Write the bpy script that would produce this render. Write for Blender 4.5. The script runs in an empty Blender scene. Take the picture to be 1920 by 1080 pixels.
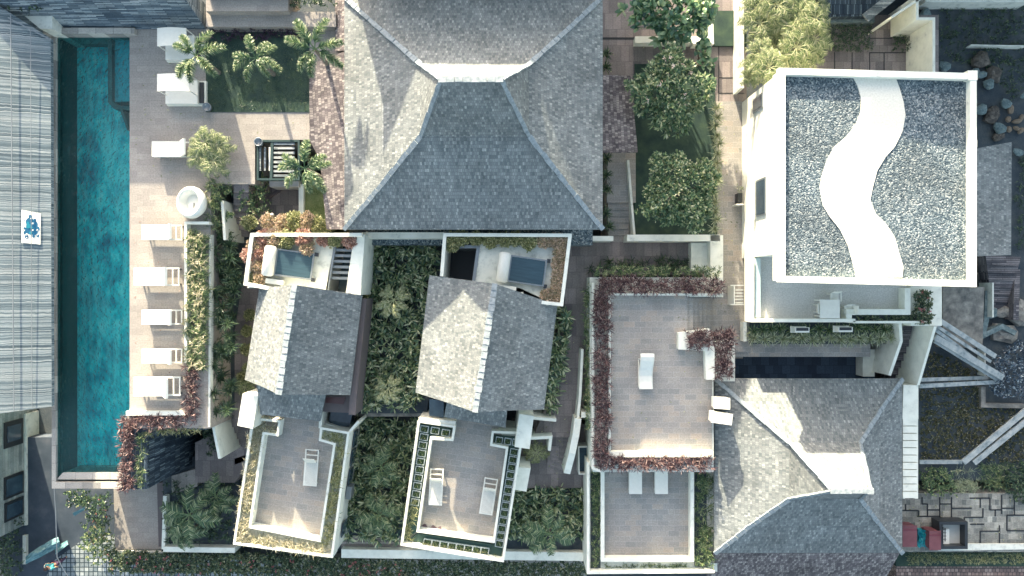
import bpy, math, random
import numpy as np
from mathutils import Vector, Matrix
random.seed(7); rng = np.random.default_rng(7)
SC = bpy.context.scene; COL = SC.collection
F = 1280.0; H = 38.0
# ---------------- camera, sky, sun ----------------
cam = bpy.data.cameras.new('camera'); co = bpy.data.objects.new('camera', cam); COL.objects.link(co)
co.location = (0, 0, H); cam.sensor_width = 36; cam.lens = 24; cam.clip_end = 800; SC.camera = co
SUN_EL, SUN_AZ = math.radians(15), math.radians(-15)
w = bpy.data.worlds.new('World'); SC.world = w; w.use_nodes = True
sky = w.node_tree.nodes.new('ShaderNodeTexSky'); sky.sky_type = 'NISHITA'; sky.sun_disc = False
sky.sun_elevation = SUN_EL; sky.sun_rotation = SUN_AZ; sky.dust_density = 4.0; sky.ozone_density = 0.6; sky.air_density = 0.8
bg = w.node_tree.nodes['Background']; bg.inputs['Strength'].default_value = 0.15
hs = w.node_tree.nodes.new('ShaderNodeHueSaturation'); hs.inputs['Saturation'].default_value = .78; hs.inputs['Hue'].default_value = .482
w.node_tree.links.new(sky.outputs[0], hs.inputs['Color']); w.node_tree.links.new(hs.outputs[0], bg.inputs[0])
sl = bpy.data.lights.new('sun', 'SUN'); so = bpy.data.objects.new('sun', sl); COL.objects.link(so)
sl.energy = 4.5; sl.angle = math.radians(0.6); sl.color = (1, 0.87, 0.64)
sd = Vector((math.sin(SUN_AZ)*math.cos(SUN_EL), math.cos(SUN_AZ)*math.cos(SUN_EL), math.sin(SUN_EL)))
so.rotation_euler = sd.to_track_quat('Z', 'Y').to_euler(); so.location = (0, 0, 60)
SC.view_settings.view_transform = 'Standard'; SC.view_settings.look = 'None'
SC.view_settings.exposure = 2.0; SC.view_settings.gamma = 1.0
SC.cycles.max_bounces = 6; SC.cycles.transparent_max_bounces = 6

# ---------------- helpers ----------------
def P(x, y, z): return Vector(((x-960)/F*(H-z), -(y-540)/F*(H-z), z))
def tag(o, label=None, cat=None, group=None, kind=None):
    if label: o['label'] = label
    if cat: o['category'] = cat
    if group: o['group'] = group
    if kind: o['kind'] = kind
    return o
def empty(name, loc=(0, 0, 0), label=None, cat=None, group=None):
    o = bpy.data.objects.new(name, None); COL.objects.link(o); o.location = loc
    o.empty_display_size = .1
    return tag(o, label, cat, group)
def face_uv(me, rot, off):
    uv = me.uv_layers.new(name='UVMap')
    n = len(me.vertices); co_ = np.empty(n*3); me.vertices.foreach_get('co', co_); co_ = co_.reshape(-1, 3)+np.array(off)
    out = np.zeros((len(me.loops), 2)); c, s = math.cos(rot), math.sin(rot)
    for p in me.polygons:
        nx, ny, nz = p.normal
        pts = co_[[me.loops[i].vertex_index for i in p.loop_indices]]
        if abs(nz) > .98:
            u = pts[:, 0]*c+pts[:, 1]*s; v = -pts[:, 0]*s+pts[:, 1]*c
        else:
            h = math.hypot(nx, ny); t = np.array([-ny/h, nx/h, 0]); N = np.array([nx, ny, nz]); b = np.cross(N, t)
            u0 = pts@t; v0 = pts@b; u = u0*c+v0*s; v = -u0*s+v0*c
        out[p.loop_start:p.loop_start+p.loop_total, 0] = u; out[p.loop_start:p.loop_start+p.loop_total, 1] = v
    uv.data.foreach_set('uv', out.ravel())
class MB:
    def __init__(s): s.V = []; s.F = []; s.I = []
    def add(s, vs, fs, mi=0):
        b = len(s.V); s.V += [tuple(v) for v in vs]
        for f in fs: s.F.append(tuple(i+b for i in f)); s.I.append(mi)
        return s
    def prism(s, pts, z0, z1, mi=0):      # pts: world xy list
        a = sum(pts[i][0]*pts[(i+1) % len(pts)][1]-pts[(i+1) % len(pts)][0]*pts[i][1] for i in range(len(pts)))
        if a < 0: pts = pts[::-1]
        n = len(pts)
        vs = [(p[0], p[1], z0) for p in pts]+[(p[0], p[1], z1) for p in pts]
        fs = [tuple(range(n-1, -1, -1)), tuple(range(n, 2*n))]+[(i, (i+1) % n, n+(i+1) % n, n+i) for i in range(n)]
        return s.add(vs, fs, mi)
    def pxp(s, px, z0, z1, mi=0): return s.prism([P(x, y, z1) for x, y in px], z0, z1, mi)
    def pxr(s, x0, y0, x1, y1, z0, z1, mi=0): return s.pxp([(x0, y0), (x1, y0), (x1, y1), (x0, y1)], z0, z1, mi)
    def box(s, x0, y0, z0, x1, y1, z1, mi=0): return s.prism([(x0, y0), (x1, y0), (x1, y1), (x0, y1)], z0, z1, mi)
    def obox(s, c, dx, dy, dz, M, mi=0):   # oriented box centre c, half sizes, matrix
        vs = [M@Vector((sx*dx, sy*dy, sz*dz))+Vector(c) for sx in (-1, 1) for sy in (-1, 1) for sz in (-1, 1)]
        return s.add(vs, [(0, 1, 3, 2), (4, 6, 7, 5), (0, 4, 5, 1), (2, 3, 7, 6), (0, 2, 6, 4), (1, 5, 7, 3)], mi)
    def bar(s, a, b, wd, ht, mi=0):
        a, b = Vector(a), Vector(b); d = b-a; L = d.length; x = d.normalized()
        y = Vector((0, 0, 1)).cross(x); y = y.normalized() if y.length > 1e-4 else Vector((0, 1, 0)); z = x.cross(y)
        return s.obox((a+b)/2, L/2, wd/2, ht/2, Matrix((x, y, z)).transposed(), mi)
    def tube(s, pts, rad, n=8, mi=0):
        pts = [Vector(p) for p in pts]; vs = []; m = len(pts)
        rad = rad if isinstance(rad, (list, tuple)) else [rad]*m
        for i, p in enumerate(pts):
            t = (pts[min(i+1, m-1)]-pts[max(i-1, 0)]).normalized()
            a = t.cross(Vector((0, 0, 1)) if abs(t.z) < .9 else Vector((1, 0, 0))).normalized(); b = t.cross(a)
            for k in range(n):
                g = 2*math.pi*k/n; vs.append(p+(a*math.cos(g)+b*math.sin(g))*rad[i])
        fs = [(i*n+k, i*n+(k+1) % n, (i+1)*n+(k+1) % n, (i+1)*n+k) for i in range(m-1) for k in range(n)]
        fs += [tuple(range(n-1, -1, -1)), tuple((m-1)*n+k for k in range(n))]
        return s.add(vs, fs, mi)
    def lathe(s, prof, c=(0, 0, 0), n=20, M=None, mi=0):   # prof (r,z)
        vs = []; c = Vector(c)
        for r, z in prof:
            for k in range(n):
                g = 2*math.pi*k/n; v = Vector((r*math.cos(g), r*math.sin(g), z)); vs.append((M@v if M else v)+c)
        m = len(prof)
        fs = [(i*n+k, i*n+(k+1) % n, (i+1)*n+(k+1) % n, (i+1)*n+k) for i in range(m-1) for k in range(n)]
        return s.add(vs, fs, mi)
    def ribbon(s, px, wd, z0, z1, closed=False, mi=0, world=False):   # wall along a px polyline (at z1); z1 may be a list
        n = len(px); zs = z1 if isinstance(z1, (list, tuple)) else [z1]*n
        pts = [Vector(p[:2]) if world else P(p[0], p[1], zs[i]).xy for i, p in enumerate(px)]; Ls, Rs = [], []
        for i in range(n):
            pr = pts[i-1] if (i > 0 or closed) else None; nx = pts[(i+1) % n] if (i < n-1 or closed) else None
            d1 = (pts[i]-pr).normalized() if pr is not None else None; d2 = (nx-pts[i]).normalized() if nx is not None else None
            if d1 is None: d1 = d2
            if d2 is None: d2 = d1
            n1 = Vector((-d1.y, d1.x)); n2 = Vector((-d2.y, d2.x)); m = (n1+n2); m = m/max(m.dot(n1), .3)
            Ls.append(pts[i]+m*wd/2); Rs.append(pts[i]-m*wd/2)
        vs = []
        for i in range(n): vs += [(*Ls[i], z0), (*Rs[i], z0), (*Rs[i], zs[i]), (*Ls[i], zs[i])]
        fs = []
        for i in range(n if closed else n-1):
            a, b = 4*i, 4*((i+1) % n)
            fs += [(a, b, b+3, a+3), (a+1, a+2, b+2, b+1), (a+3, b+3, b+2, a+2), (a, a+1, b+1, b)]
        if not closed: fs += [(0, 3, 2, 1), (4*n-4, 4*n-3, 4*n-2, 4*n-1)]
        return s.add(vs, fs, mi)
    def arr(s, V, Fs, mi=0):
        b = len(s.V); s.V += V.tolist(); s.F += (Fs+b).tolist(); s.I += [mi]*len(Fs); return s
    def build(s, name, mats, parent=None, label=None, cat=None, group=None, kind=None, smooth=False, uvrot=0, uv=True):
        mats = mats if isinstance(mats, (list, tuple)) else [mats]
        A = np.array(s.V, dtype=float)
        if parent is not None: off = Vector(parent.location)
        elif kind == 'structure' or len(A) == 0: off = Vector((0, 0, 0))
        else: off = Vector((float((A[:, 0].min()+A[:, 0].max())/2), float((A[:, 1].min()+A[:, 1].max())/2), float(A[:, 2].min())))
        A = A-np.array(off)
        me = bpy.data.meshes.new(name); me.from_pydata(A.tolist(), [], s.F)
        for m in mats: me.materials.append(m)
        me.polygons.foreach_set('material_index', s.I)
        if smooth: me.polygons.foreach_set('use_smooth', [True]*len(s.F))
        me.update()
        if uv and len(s.F) < 20000: face_uv(me, uvrot, off)
        o = bpy.data.objects.new(name, me); COL.objects.link(o)
        if parent is not None: o.parent = parent
        else: o.location = off
        return tag(o, label, cat, group, kind)
def copy_tree(o, parent=None):
    c = o.copy(); COL.objects.link(c)
    if parent is not None: c.parent = parent
    for ch in list(o.children): copy_tree(ch, c)
    return c
def place(proto, used, loc, rz=0, s=1, label=None, cat=None, group=None, rx=0, ry=0):
    o = copy_tree(proto) if proto.get('_u') else proto
    proto['_u'] = 1
    o.location = loc; o.rotation_euler = (rx, ry, rz); o.scale = (s, s, s) if not isinstance(s, tuple) else s
    if '_u' in o and o is not proto: del o['_u']
    return tag(o, label, cat, group)

# ---------------- materials ----------------
MATS = {}
def newmat(name, rough=.7):
    m = bpy.data.materials.new(name); m.use_nodes = True; nt = m.node_tree; b = nt.nodes['Principled BSDF']
    b.inputs['Roughness'].default_value = rough; MATS[name] = m
    return m, nt, b, nt.links.new
def N(nt, t, **kw):
    n = nt.nodes.new('ShaderNode'+t)
    for k, v in kw.items():
        if hasattr(n, k): setattr(n, k, v)
        else: n.inputs[k].default_value = v
    return n
def ramp(nt, stops, interp='LINEAR'):
    r = nt.nodes.new('ShaderNodeValToRGB'); cr = r.color_ramp; cr.interpolation = interp
    while len(cr.elements) < len(stops): cr.elements.new(.5)
    for e, (p, c) in zip(cr.elements, stops): e.position = p; e.color = (*c, 1)
    return r
def mixc(nt, fac, a, b, mode='MIX'):
    m = nt.nodes.new('ShaderNodeMix'); m.data_type = 'RGBA'; m.blend_type = mode
    L = nt.links.new
    for s, v in ((m.inputs[0], fac), (m.inputs[6], a), (m.inputs[7], b)):
        if hasattr(v, 'is_output') or hasattr(v, 'node'): L(v, s)
        else: s.default_value = v if isinstance(v, (int, float)) else (*v, 1)
    return m.outputs[2]
def m_brick(name, bw, rh, stops, mortar, ms=.012, bump=.3, rough=.8, stain=(.75, 1.15), sscale=.6, distort=.02, offset=.5, spec=.3, fine=14):
    m, nt, b, L = newmat(name, rough); b.inputs['Specular IOR Level'].default_value = spec
    uv = N(nt, 'UVMap'); n1 = N(nt, 'TexNoise', Scale=2.5, Detail=3.0); L(uv.outputs[0], n1.inputs['Vector'])
    vm = N(nt, 'VectorMath', operation='MULTIPLY_ADD'); L(n1.outputs['Color'], vm.inputs[0]); vm.inputs[1].default_value = (distort,)*3; L(uv.outputs[0], vm.inputs[2])
    br = N(nt, 'TexBrick', offset=offset); L(vm.outputs[0], br.inputs['Vector'])
    for k, v in (('Color1', (0, 0, 0, 1)), ('Color2', (1, 1, 1, 1)), ('Mortar', (.5, .5, .5, 1)), ('Scale', 1), ('Mortar Size', ms), ('Mortar Smooth', .1), ('Brick Width', bw), ('Row Height', rh)):
        br.inputs[k].default_value = v
    r = ramp(nt, stops); L(br.outputs['Color'], r.inputs[0])
    n2 = N(nt, 'TexNoise', Scale=sscale, Detail=5.0, Roughness=.65); L(uv.outputs[0], n2.inputs['Vector'])
    mr = N(nt, 'MapRange'); L(n2.outputs['Fac'], mr.inputs[0]); mr.inputs[1].default_value = .3; mr.inputs[2].default_value = .7; mr.inputs[3].default_value = stain[0]; mr.inputs[4].default_value = stain[1]
    n3 = N(nt, 'TexNoise', Scale=float(fine), Detail=3.0); L(uv.outputs[0], n3.inputs['Vector'])
    mr2 = N(nt, 'MapRange'); L(n3.outputs['Fac'], mr2.inputs[0]); mr2.inputs[1].default_value = .3; mr2.inputs[2].default_value = .7; mr2.inputs[3].default_value = .82; mr2.inputs[4].default_value = 1.15
    mu = N(nt, 'Math', operation='MULTIPLY'); L(mr.outputs[0], mu.inputs[0]); L(mr2.outputs[0], mu.inputs[1])
    c1 = mixc(nt, br.outputs['Fac'], r.outputs[0], mortar)
    vmul = N(nt, 'VectorMath', operation='SCALE'); L(c1, vmul.inputs[0]); L(mu.outputs[0], vmul.inputs['Scale'])
    L(vmul.outputs[0], b.inputs['Base Color'])
    sub = N(nt, 'Math', operation='MULTIPLY_ADD'); L(br.outputs['Fac'], sub.inputs[0]); sub.inputs[1].default_value = -1.2; L(br.outputs['Color'], sub.inputs[2])
    ad = N(nt, 'Math', operation='MULTIPLY_ADD'); L(n3.outputs['Fac'], ad.inputs[0]); ad.inputs[1].default_value = .6; L(sub.outputs[0], ad.inputs[2])
    bp = N(nt, 'Bump', Strength=bump, Distance=.02); L(ad.outputs[0], bp.inputs['Height']); L(bp.outputs[0], b.inputs['Normal'])
    return m
def m_noise(name, stops, scale=3, detail=6, bump=.1, rough=.8, bscale=None, spec=.3, stretch=(1, 1, 1), metal=0, lo=.3, hi=.7, dist=.01):
    m, nt, b, L = newmat(name, rough); b.inputs['Specular IOR Level'].default_value = spec; b.inputs['Metallic'].default_value = metal
    tc = N(nt, 'UVMap'); mp = N(nt, 'Mapping'); mp.inputs['Scale'].default_value = stretch; L(tc.outputs[0], mp.inputs[0])
    n = N(nt, 'TexNoise', Scale=float(scale), Detail=float(detail), Roughness=.65); L(mp.outputs[0], n.inputs['Vector'])
    k = len(stops); r = ramp(nt, [(lo+(hi-lo)*p, c) for p, c in stops]); L(n.outputs['Fac'], r.inputs[0]); L(r.outputs[0], b.inputs['Base Color'])
    if bump:
        n2 = N(nt, 'TexNoise', Scale=float(bscale or scale*4), Detail=4.0); L(mp.outputs[0], n2.inputs['Vector'])
        bp = N(nt, 'Bump', Strength=bump, Distance=dist); L(n2.outputs['Fac'], bp.inputs['Height']); L(bp.outputs[0], b.inputs['Normal'])
    return m
def m_leaf(name, stops, tr=.25, rough=.5, spec=.4):
    m, nt, b, L = newmat(name, rough); b.inputs['Specular IOR Level'].default_value = spec
    g = N(nt, 'NewGeometry'); r = ramp(nt, stops); L(g.outputs['Random Per Island'], r.inputs[0]); L(r.outputs[0], b.inputs['Base Color'])
    t = N(nt, 'BsdfTranslucent'); L(r.outputs[0], t.inputs[0]); mx = N(nt, 'MixShader', Fac=tr)
    L(b.outputs[0], mx.inputs[1]); L(t.outputs[0], mx.inputs[2]); L(mx.outputs[0], nt.nodes['Material Output'].inputs[0])
    return m
def m_plain(name, c, rough=.5, metal=0, spec=.5):
    return m_noise(name, [(0, tuple(x*.88 for x in c)), (1, c)], 4, 4, .04, rough, spec=spec, metal=metal)
g3 = lambda a, b, c: (a, b, c)
WHITE = m_noise('white_plaster', [(0, (.48, .50, .45)), (.25, (.70, .71, .62)), (.6, (.78, .79, .69)), (1, (.83, .83, .74))], 1.6, 8, .08, .75, 30)
WHITE2 = m_noise('weathered_white', [(0, (.40, .42, .38)), (.45, (.65, .67, .60)), (1, (.75, .75, .67))], 2.2, 8, .1, .8, 30)
SHING = m_brick('wood_shingle', .105, .17, [(0, (.135, .155, .158)), (.3, (.195, .215, .215)), (.7, (.235, .255, .25)), (.92, (.285, .305, .295)), (1, (.38, .395, .375))], (.14, .155, .158), .006, .7, .85, (.72, 1.18), .45, .07, fine=22)
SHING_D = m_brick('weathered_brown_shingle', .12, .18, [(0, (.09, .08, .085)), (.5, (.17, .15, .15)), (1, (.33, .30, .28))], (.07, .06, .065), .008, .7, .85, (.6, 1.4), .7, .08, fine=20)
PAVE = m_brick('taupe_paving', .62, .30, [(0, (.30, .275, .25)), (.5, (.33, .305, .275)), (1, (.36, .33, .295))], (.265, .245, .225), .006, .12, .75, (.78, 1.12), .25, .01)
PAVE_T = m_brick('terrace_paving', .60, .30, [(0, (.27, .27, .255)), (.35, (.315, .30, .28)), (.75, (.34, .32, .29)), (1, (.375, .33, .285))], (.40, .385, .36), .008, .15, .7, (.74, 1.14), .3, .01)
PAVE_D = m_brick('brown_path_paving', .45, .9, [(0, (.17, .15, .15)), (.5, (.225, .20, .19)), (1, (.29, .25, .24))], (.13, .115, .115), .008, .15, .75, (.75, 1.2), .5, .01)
DECKW = m_brick('brown_timber_board', 2.4, .14, [(0, (.22, .19, .17)), (.5, (.32, .28, .25)), (1, (.44, .40, .36))], (.05, .04, .04), .006, .2, .8, (.8, 1.15), .6, .01)
SLATEW = m_brick('stacked_slate', .9, .085, [(0, (.06, .09, .12)), (.4, (.15, .20, .24)), (.75, (.27, .33, .36)), (1, (.46, .52, .54))], (.03, .05, .07), .012, .8, .7, (.7, 1.2), .8, .05)
SLATED = m_brick('dark_slate_cladding', .09, .55, [(0, (.02, .035, .055)), (.5, (.05, .075, .10)), (.85, (.11, .15, .18)), (1, (.22, .28, .30))], (.01, .015, .025), .01, .8, .6, (.7, 1.2), .8, .05)
BAMB = m_brick('split_bamboo_thatch', 7.3, .044, [(0, (.05, .08, .10)), (.25, (.13, .18, .205)), (.6, (.22, .275, .295)), (1, (.39, .43, .43))], (.11, .145, .165), .005, .9, .85, (.85, 1.12), .5, .12, fine=30)
COBBLE = m_brick('square_cobble', .27, .27, [(0, (.14, .18, .20)), (.5, (.28, .32, .33)), (1, (.42, .46, .46))], (.03, .05, .06), .028, .6, .8, (.75, 1.15), .5, .02, offset=0.0)
REDTILE = m_brick('red_brown_block_paving', .22, .22, [(0, (.14, .10, .09)), (.5, (.25, .17, .145)), (1, (.36, .27, .23))], (.06, .05, .05), .02, .5, .8, (.7, 1.2), .5, .02)
PATCHW = m_brick('patchwork_paving', .27, .33, [(0, (.15, .16, .15)), (.5, (.25, .25, .22)), (1, (.38, .37, .32))], (.34, .34, .30), .008, .3, .85, (.55, 1.25), .8, .05)
GRAVEL, nt, b, L = newmat('roof_gravel', .9)
uvn = N(nt, 'UVMap'); vo = N(nt, 'TexVoronoi', Scale=16.0); L(uvn.outputs[0], vo.inputs['Vector']); sx = N(nt, 'SeparateColor'); L(vo.outputs['Color'], sx.inputs[0])
r = ramp(nt, [(0, (.02, .04, .055)), (.4, (.075, .11, .13)), (.75, (.16, .20, .215)), (1, (.36, .39, .38))]); L(sx.outputs[0], r.inputs[0]); ng = N(nt, 'TexNoise', Scale=.5, Detail=6.0); L(uvn.outputs[0], ng.inputs['Vector']); mg = N(nt, 'MapRange'); L(ng.outputs['Fac'], mg.inputs[0]); mg.inputs[1].default_value = .35; mg.inputs[2].default_value = .65; mg.inputs[3].default_value = .78; mg.inputs[4].default_value = 1.12; vg = N(nt, 'VectorMath', operation='SCALE'); L(r.outputs[0], vg.inputs[0]); L(mg.outputs[0], vg.inputs['Scale']); L(vg.outputs[0], b.inputs[0])
bp = N(nt, 'Bump', Strength=.8, Distance=.05); bp.invert = True; L(vo.outputs['Distance'], bp.inputs['Height']); L(bp.outputs[0], b.inputs['Normal'])
PEBBLE_W = m_noise('white_pebbles', [(0, (.60, .58, .50)), (1, (.76, .75, .66))], 12, 5, .3, .85, 40)
LAWN = m_noise('lawn', [(0, (.015, .035, .035)), (.5, (.03, .058, .045)), (1, (.055, .09, .055))], 1.5, 8, .5, .9, 60, dist=.04)  # greens darkened: the shade over the lawns is put into the colour
SOIL = m_noise('dark_soil', [(0, (.035, .05, .065)), (.5, (.06, .075, .085)), (1, (.10, .11, .108))], 1.1, 8, .6, .95, 14, dist=.05)
DARKG = m_noise('shaded_ground', [(0, (.03, .045, .065)), (.6, (.05, .068, .09)), (1, (.085, .10, .12))], .8, 6, .2, .8, 12)  # dark navy of the alley's shade is put into this ground colour
CONC = m_noise('stained_concrete', [(0, (.06, .065, .07)), (.4, (.17, .165, .15)), (.75, (.30, .285, .25)), (1, (.42, .40, .35))], 1.3, 9, .3, .9, 20)
CONCL = m_noise('pale_concrete', [(0, (.30, .29, .27)), (1, (.50, .48, .45))], 1.0, 8, .2, .85, 20)
COPING = m_brick('stone_coping', .9, .9, [(0, (.25, .24, .22)), (.5, (.36, .34, .31)), (1, (.52, .49, .43))], (.14, .14, .13), .01, .2, .7, (.85, 1.12), .8, .02)
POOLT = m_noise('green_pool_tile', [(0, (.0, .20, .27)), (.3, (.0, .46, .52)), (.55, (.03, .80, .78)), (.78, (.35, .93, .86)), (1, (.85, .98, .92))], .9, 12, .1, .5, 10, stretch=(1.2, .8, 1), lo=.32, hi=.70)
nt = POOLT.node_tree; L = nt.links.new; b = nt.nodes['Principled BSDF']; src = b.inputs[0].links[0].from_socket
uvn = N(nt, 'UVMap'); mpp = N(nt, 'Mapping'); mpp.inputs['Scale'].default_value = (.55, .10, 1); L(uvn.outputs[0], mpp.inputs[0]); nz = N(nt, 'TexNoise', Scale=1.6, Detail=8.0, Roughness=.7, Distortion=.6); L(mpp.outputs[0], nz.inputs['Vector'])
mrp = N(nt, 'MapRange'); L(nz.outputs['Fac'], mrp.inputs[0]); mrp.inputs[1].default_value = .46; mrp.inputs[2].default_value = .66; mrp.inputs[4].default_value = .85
L(mixc(nt, mrp.outputs[0], src, (.62, .93, .86)), b.inputs[0])  # pale streaks: sun glitter on the water, mixed into the tile colour
POOLL = m_noise('pale_pool_tile', [(0, (.05, .32, .36)), (1, (.16, .46, .50))], 5, 6, .1, .5, 10)
POOLB = m_plain('brown_pool_edge_tile', (.14, .12, .11), .6)
DGLASS = m_noise('dark_window_glass', [(0, (.015, .03, .05)), (1, (.05, .09, .12))], .8, 3, 0, .12, spec=.8)
TEALG = m_noise('teal_solar_glass', [(0, (.012, .04, .06)), (1, (.03, .075, .10))], 3, 5, 0, .5, spec=.6, stretch=(.3, 3, 1))
CLEARG = m_noise('pale_glass_panel', [(0, (.45, .58, .58)), (1, (.58, .68, .66))], .8, 3, 0, .15, spec=.7)
METW = m_plain('white_enamel', (.78, .78, .70), .35)
FABW = m_noise('white_canvas', [(0, (.72, .71, .63)), (1, (.79, .78, .70))], 5, 5, .15, .9, 25)
BLACKM = m_plain('black_metal', (.02, .025, .03), .45)
GREENM = m_plain('dark_green_timber', (.02, .05, .05), .6)
GREYM = m_plain('grey_metal', (.25, .28, .30), .4, .4)
REDP = m_noise('faded_red_plastic', [(0, (.13, .05, .06)), (1, (.19, .075, .085))], 2, 6, .1, .5)
TEALP = m_noise('teal_plastic_sheet', [(0, (.0, .12, .17)), (1, (.02, .27, .31))], 4, 6, .5, .35, 9, dist=.1)
WOODG = m_brick('grey_weathered_timber', 1.6, .07, [(0, (.16, .19, .20)), (.5, (.34, .37, .37)), (1, (.55, .56, .53))], (.05, .07, .08), .006, .5, .85, (.6, 1.2), 1.2, .04)
WOODD = m_brick('dark_stair_timber', 1.6, .12, [(0, (.07, .07, .08)), (.5, (.15, .14, .145)), (1, (.25, .23, .23))], (.02, .02, .03), .01, .4, .85, (.6, 1.2), 1.0, .02)
TERRA = m_plain('terracotta', (.30, .13, .08), .8)
TURQ = m_noise('peeling_turquoise_paint', [(0, (.03, .08, .10)), (.4, (.09, .20, .23)), (.8, (.20, .34, .36)), (1, (.38, .50, .49))], 3, 8, .4, .8, 12, stretch=(.6, 2, 1))
ROCKT = m_noise('pale_grey_rock', [(0, (.06, .09, .10)), (.5, (.13, .18, .185)), (1, (.24, .29, .285))], 3, 8, .5, .9, 12, dist=.05)  # tones lowered to put the boulders' shade into the rock colour
ROCKB = m_noise('brown_rock', [(0, (.035, .035, .035)), (.5, (.085, .075, .065)), (1, (.20, .175, .145))], 3, 8, .5, .9, 12, dist=.05)
ROCKO = m_noise('ochre_broken_stone', [(0, (.12, .09, .065)), (1, (.27, .215, .16))], 3, 8, .4, .9, 12, dist=.05)  # lowered likewise, shade on the stone pile is in the colour
BARK = m_noise('palm_bark', [(0, (.10, .09, .07)), (1, (.26, .24, .20))], 6, 6, .5, .9, 20, dist=.03)
L_GRN = m_leaf('leaf_green', [(0, (.04, .09, .05)), (.5, (.11, .18, .08)), (.85, (.27, .33, .15)), (1, (.52, .52, .30))])
L_DRK = m_leaf('leaf_dark_green', [(0, (.02, .045, .035)), (.6, (.05, .09, .05)), (.9, (.10, .16, .08)), (1, (.25, .28, .14))], .15, .35)
L_GCV = m_leaf('leaf_groundcover', [(0, (.03, .075, .055)), (.35, (.10, .175, .085)), (.7, (.30, .36, .17)), (1, (.76, .76, .50))], .2, .35, .6)
L_PUR = m_leaf('leaf_purple_cordyline', [(0, (.04, .022, .032)), (.4, (.105, .058, .062)), (.75, (.22, .135, .125)), (1, (.48, .36, .32))], .25, .45)
L_STR = m_leaf('leaf_straw_grass', [(0, (.22, .23, .13)), (.4, (.40, .375, .24)), (.8, (.58, .525, .38)), (1, (.72, .67, .52))], .3, .7)
L_YEL = m_leaf('leaf_yellow_palm', [(0, (.07, .12, .05)), (.35, (.18, .25, .11)), (.7, (.36, .40, .20)), (1, (.66, .63, .42))], .35, .5)
L_ORG = m_leaf('leaf_orange_shrub', [(0, (.16, .17, .09)), (.3, (.38, .33, .20)), (.65, (.60, .43, .31)), (1, (.76, .61, .48))], .25, .5)
L_RED = m_leaf('leaf_copper_shrub', [(0, (.18, .10, .07)), (.5, (.46, .27, .21)), (1, (.74, .52, .43))], .25, .5)
L_OLV = m_leaf('leaf_olive_shrub', [(0, (.10, .13, .05)), (.5, (.28, .30, .13)), (1, (.58, .55, .32))], .25, .5)
L_GRY = m_leaf('leaf_grey_green_yucca', [(0, (.16, .20, .11)), (.5, (.36, .40, .24)), (1, (.64, .65, .45))], .2, .5)
L_FRG = m_leaf('leaf_frangipani', [(0, (.03, .08, .045)), (.45, (.09, .165, .075)), (.8, (.27, .34, .16)), (1, (.62, .62, .40))], .2, .4, .5)
L_BRN = m_leaf('leaf_brown_green_cover', [(0, (.03, .045, .02)), (.5, (.09, .10, .045)), (.85, (.18, .16, .08)), (1, (.42, .42, .34))], .2, .5)
L_HDG = m_leaf('leaf_mixed_hedge', [(0, (.03, .06, .045)), (.4, (.07, .12, .07)), (.8, (.16, .20, .10)), (1, (.40, .40, .26))])
L_BIG = m_leaf('leaf_paddle', [(0, (.03, .08, .05)), (.5, (.10, .20, .09)), (1, (.30, .38, .20))], .15, .3, .6)
PINK = m_leaf('pink_flower', [(0, (.55, .07, .13)), (1, (.75, .25, .28))], .2, .6)
CREAMF = m_leaf('cream_pink_flower', [(0, (.80, .55, .45)), (1, (.85, .78, .68))], .2, .6)
SKIN = m_plain('skin', (.40, .24, .16), .6); HAIR = m_plain('dark_brown_hair', (.035, .02, .02), .6)
SHIRT = m_plain('teal_shirt_cloth', (.05, .28, .32), .9); TROU = m_plain('dark_purple_cloth', (.05, .03, .07), .9); STRAW = m_plain('cream_bag_cloth', (.60, .50, .36), .9)
WATER, nt, b, L = newmat('pool_water', .05); nt.nodes.remove(b)
tr = N(nt, 'BsdfTransparent'); tr.inputs[0].default_value = (.62, .95, .96, 1); gl = N(nt, 'BsdfGlossy', Roughness=.04); fr = N(nt, 'Fresnel', IOR=1.33); mx = N(nt, 'MixShader')
uvn = N(nt, 'UVMap'); n1 = N(nt, 'TexNoise', Scale=4.5, Detail=5.0); L(uvn.outputs[0], n1.inputs['Vector']); bp = N(nt, 'Bump', Strength=1.0, Distance=.12)
L(n1.outputs['Fac'], bp.inputs['Height']); L(bp.outputs[0], gl.inputs['Normal']); L(bp.outputs[0], fr.inputs['Normal'])
L(fr.outputs[0], mx.inputs[0]); L(tr.outputs[0], mx.inputs[1]); L(gl.outputs[0], mx.inputs[2]); L(mx.outputs[0], nt.nodes['Material Output'].inputs[0])

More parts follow.
